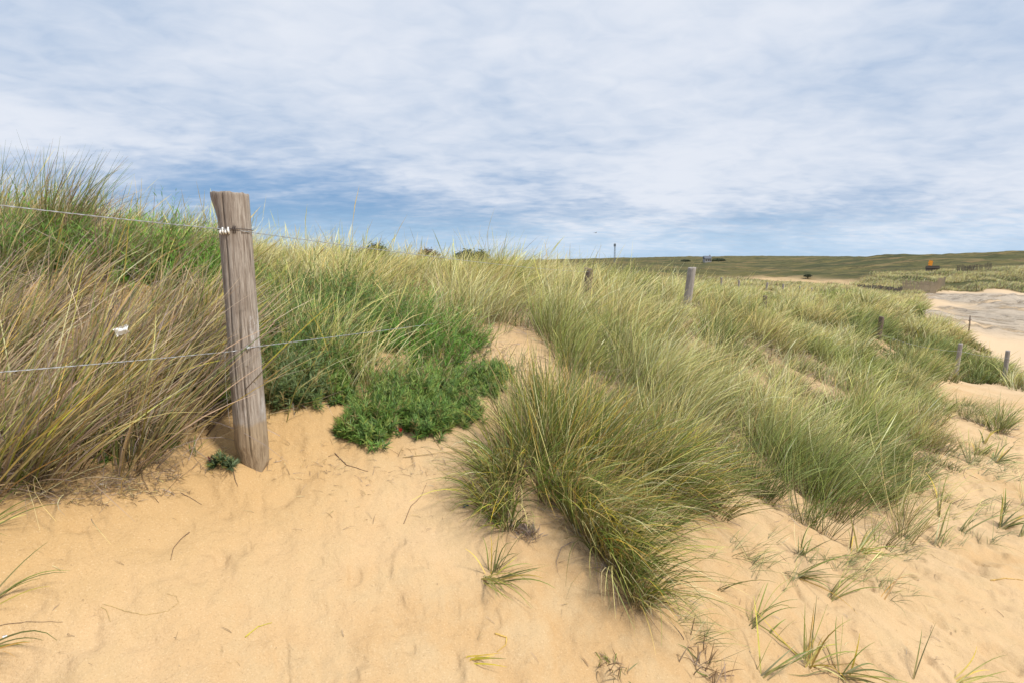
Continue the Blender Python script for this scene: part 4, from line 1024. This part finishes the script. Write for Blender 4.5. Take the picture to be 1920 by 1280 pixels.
# gull
p = pt(1117, 437, 70); e = None
mb = MB(); mb.tube([(-.2, 0, 0), (-.1, 0, .01), (.05, 0, .02), (.17, 0, .03), (.24, 0, .03)], [.015, .055, .07, .045, .01], 8)
for sd in (-1, 1): mb.add([(-.06, 0, .03), (.10, 0, .04), (.07, sd*.3, .16), (-.05, sd*.28, .15), (-.10, sd*.62, .08), (-.16, sd*.6, .075), (-.06, 0, .015), (-.05, sd*.28, .135), (-.13, sd*.6, .07), (.1, 0, .02), (.07, sd*.3, .145)],
                          [(0, 1, 2, 3), (3, 2, 4, 5), (6, 7, 10, 9), (7, 8, 4, 10)])
o = mb.build('gull', simple('gull_feather', (.25, .25, .26), .8, .2), smooth=True); o.location = [float(a) for a in p]; o.rotation_euler = (0, 0, .5); o.scale = (.6,)*3
tag(o, 'tiny gull flying in the sky above the radio mast', 'bird')

# ------------------------------------------------------------------ sky
SUN_EL, SUN_AZ = math.radians(52), math.radians(118)   # azimuth clockwise from +Y (to the right, slightly behind)
w = bpy.data.worlds.new('World'); bpy.context.scene.world = w; w.use_nodes = True; w.node_tree.nodes.clear(); N = NT(w.node_tree)
sky = N.n('ShaderNodeTexSky', sky_type='NISHITA'); sky.sun_disc = False; sky.sun_elevation = SUN_EL; sky.sun_rotation = SUN_AZ; sky.air_density = 1.0; sky.dust_density = .6; sky.ozone_density = 2.0
skyc = N.mix(1.0, sky.outputs[0], (.105, .105, .105), 'MULTIPLY')
d = N.n('ShaderNodeTexCoord').outputs['Generated']
sp = N.n('ShaderNodeSeparateXYZ'); N.l(d, sp.inputs[0]); X, Y_, Z = sp.outputs
zc = N.math('ADD', N.math('MAXIMUM', Z, 0.0), .17)
cb = N.n('ShaderNodeCombineXYZ'); N.l(N.math('DIVIDE', X, zc), cb.inputs[0]); N.l(N.math('DIVIDE', Y_, zc), cb.inputs[1])
pl = cb.outputs[0]
big = N.noise(N.mapping(pl, (.55, .5, 1), loc=(3.1, 1.7, 0)), 1.0, 4, .5, .2)
rows = N.noise(N.mapping(pl, (1.4, 1.7, 1), (0, 0, math.radians(-40)), (2, 5, 0)), 1.3, 4, .5, .6)
puff = N.noise(N.mapping(pl, (3.2, 4.0, 1), (0, 0, math.radians(-40))), 2.4, 4, .5, .5)
rip = N.noise(N.mapping(pl, (3.5, 6.5, 1), (0, 0, math.radians(14))), 2.0, 5, .55, .6)
el = Z
az = N.math('ARCTAN2', X, Y_)
lowcut = N.math('MULTIPLY_ADD', az, -.07, .085)
cover = N.ramp(N.math('SUBTRACT', el, lowcut), -.10, .13)
dens = N.math('ADD', N.math('MULTIPLY', big, .95), N.math('ADD', N.math('MULTIPLY', rows, .45), N.math('ADD', N.math('MULTIPLY', puff, .25), N.math('MULTIPLY', rip, .40))))
dens = N.math('ADD', dens, N.math('MULTIPLY', cover, .50))
f = N.ramp(dens, .80, 1.46)
lit = N.ramp(N.math('ADD', N.math('ADD', N.math('MULTIPLY', rows, .35), N.math('MULTIPLY', puff, .22)), N.math('MULTIPLY', big, .75)), .44, .80)
cc = N.mix(lit, (.50, .61, .78), (.81, .85, .93))
deep = N.mix(N.ramp(el, .01, .11), (.27, .50, .80), (.13, .31, .62))
skyc = N.mix(.72, skyc, deep)
col = N.mix(N.math('MULTIPLY', f, .95), skyc, cc)
haze = N.ramp(N.math('ADD', el, N.math('MULTIPLY', N.math('SUBTRACT', rip, .5), .12)), .085, .0)
col = N.mix(N.math('MULTIPLY', haze, .6), col, (.54, .72, .92))
zen = N.math('MULTIPLY_ADD', N.ramp(el, .42, .85), .62, .86)
zv = N.n('ShaderNodeVectorMath', operation='SCALE'); N.l(col, zv.inputs[0]); N.l(zen, zv.inputs['Scale'])
bg = N.n('ShaderNodeBackground'); N.l(zv.outputs[0], bg.inputs[0]); bg.inputs[1].default_value = 1.0
wo = N.n('ShaderNodeOutputWorld'); N.l(bg.outputs[0], wo.inputs[0])
sl = bpy.data.lights.new('sun', 'SUN'); sl.energy = 3.7; sl.angle = math.radians(10); sl.color = (1, .94, .83)
so = bpy.data.objects.new('sun', sl); COL.objects.link(so)
sd = Vector((math.sin(SUN_AZ)*math.cos(SUN_EL), math.cos(SUN_AZ)*math.cos(SUN_EL), math.sin(SUN_EL)))
so.rotation_mode = 'QUATERNION'; so.rotation_quaternion = sd.to_track_quat('Z', 'Y')

# ------------------------------------------------------------------ camera
cam = bpy.data.cameras.new('camera'); cam.sensor_width = 36; cam.lens = F/1920*36; cam.clip_start = .05; cam.clip_end = 6000
co = bpy.data.objects.new('camera', cam); COL.objects.link(co); co.rotation_euler = (PI/2-PITCH, 0, 0)
sc = bpy.context.scene; sc.camera = co
sc.view_settings.view_transform = 'Standard'; sc.view_settings.look = 'None'; sc.view_settings.exposure = .22; sc.view_settings.gamma = 1
sc.cycles.max_bounces = 6; sc.cycles.transparent_max_bounces = 4
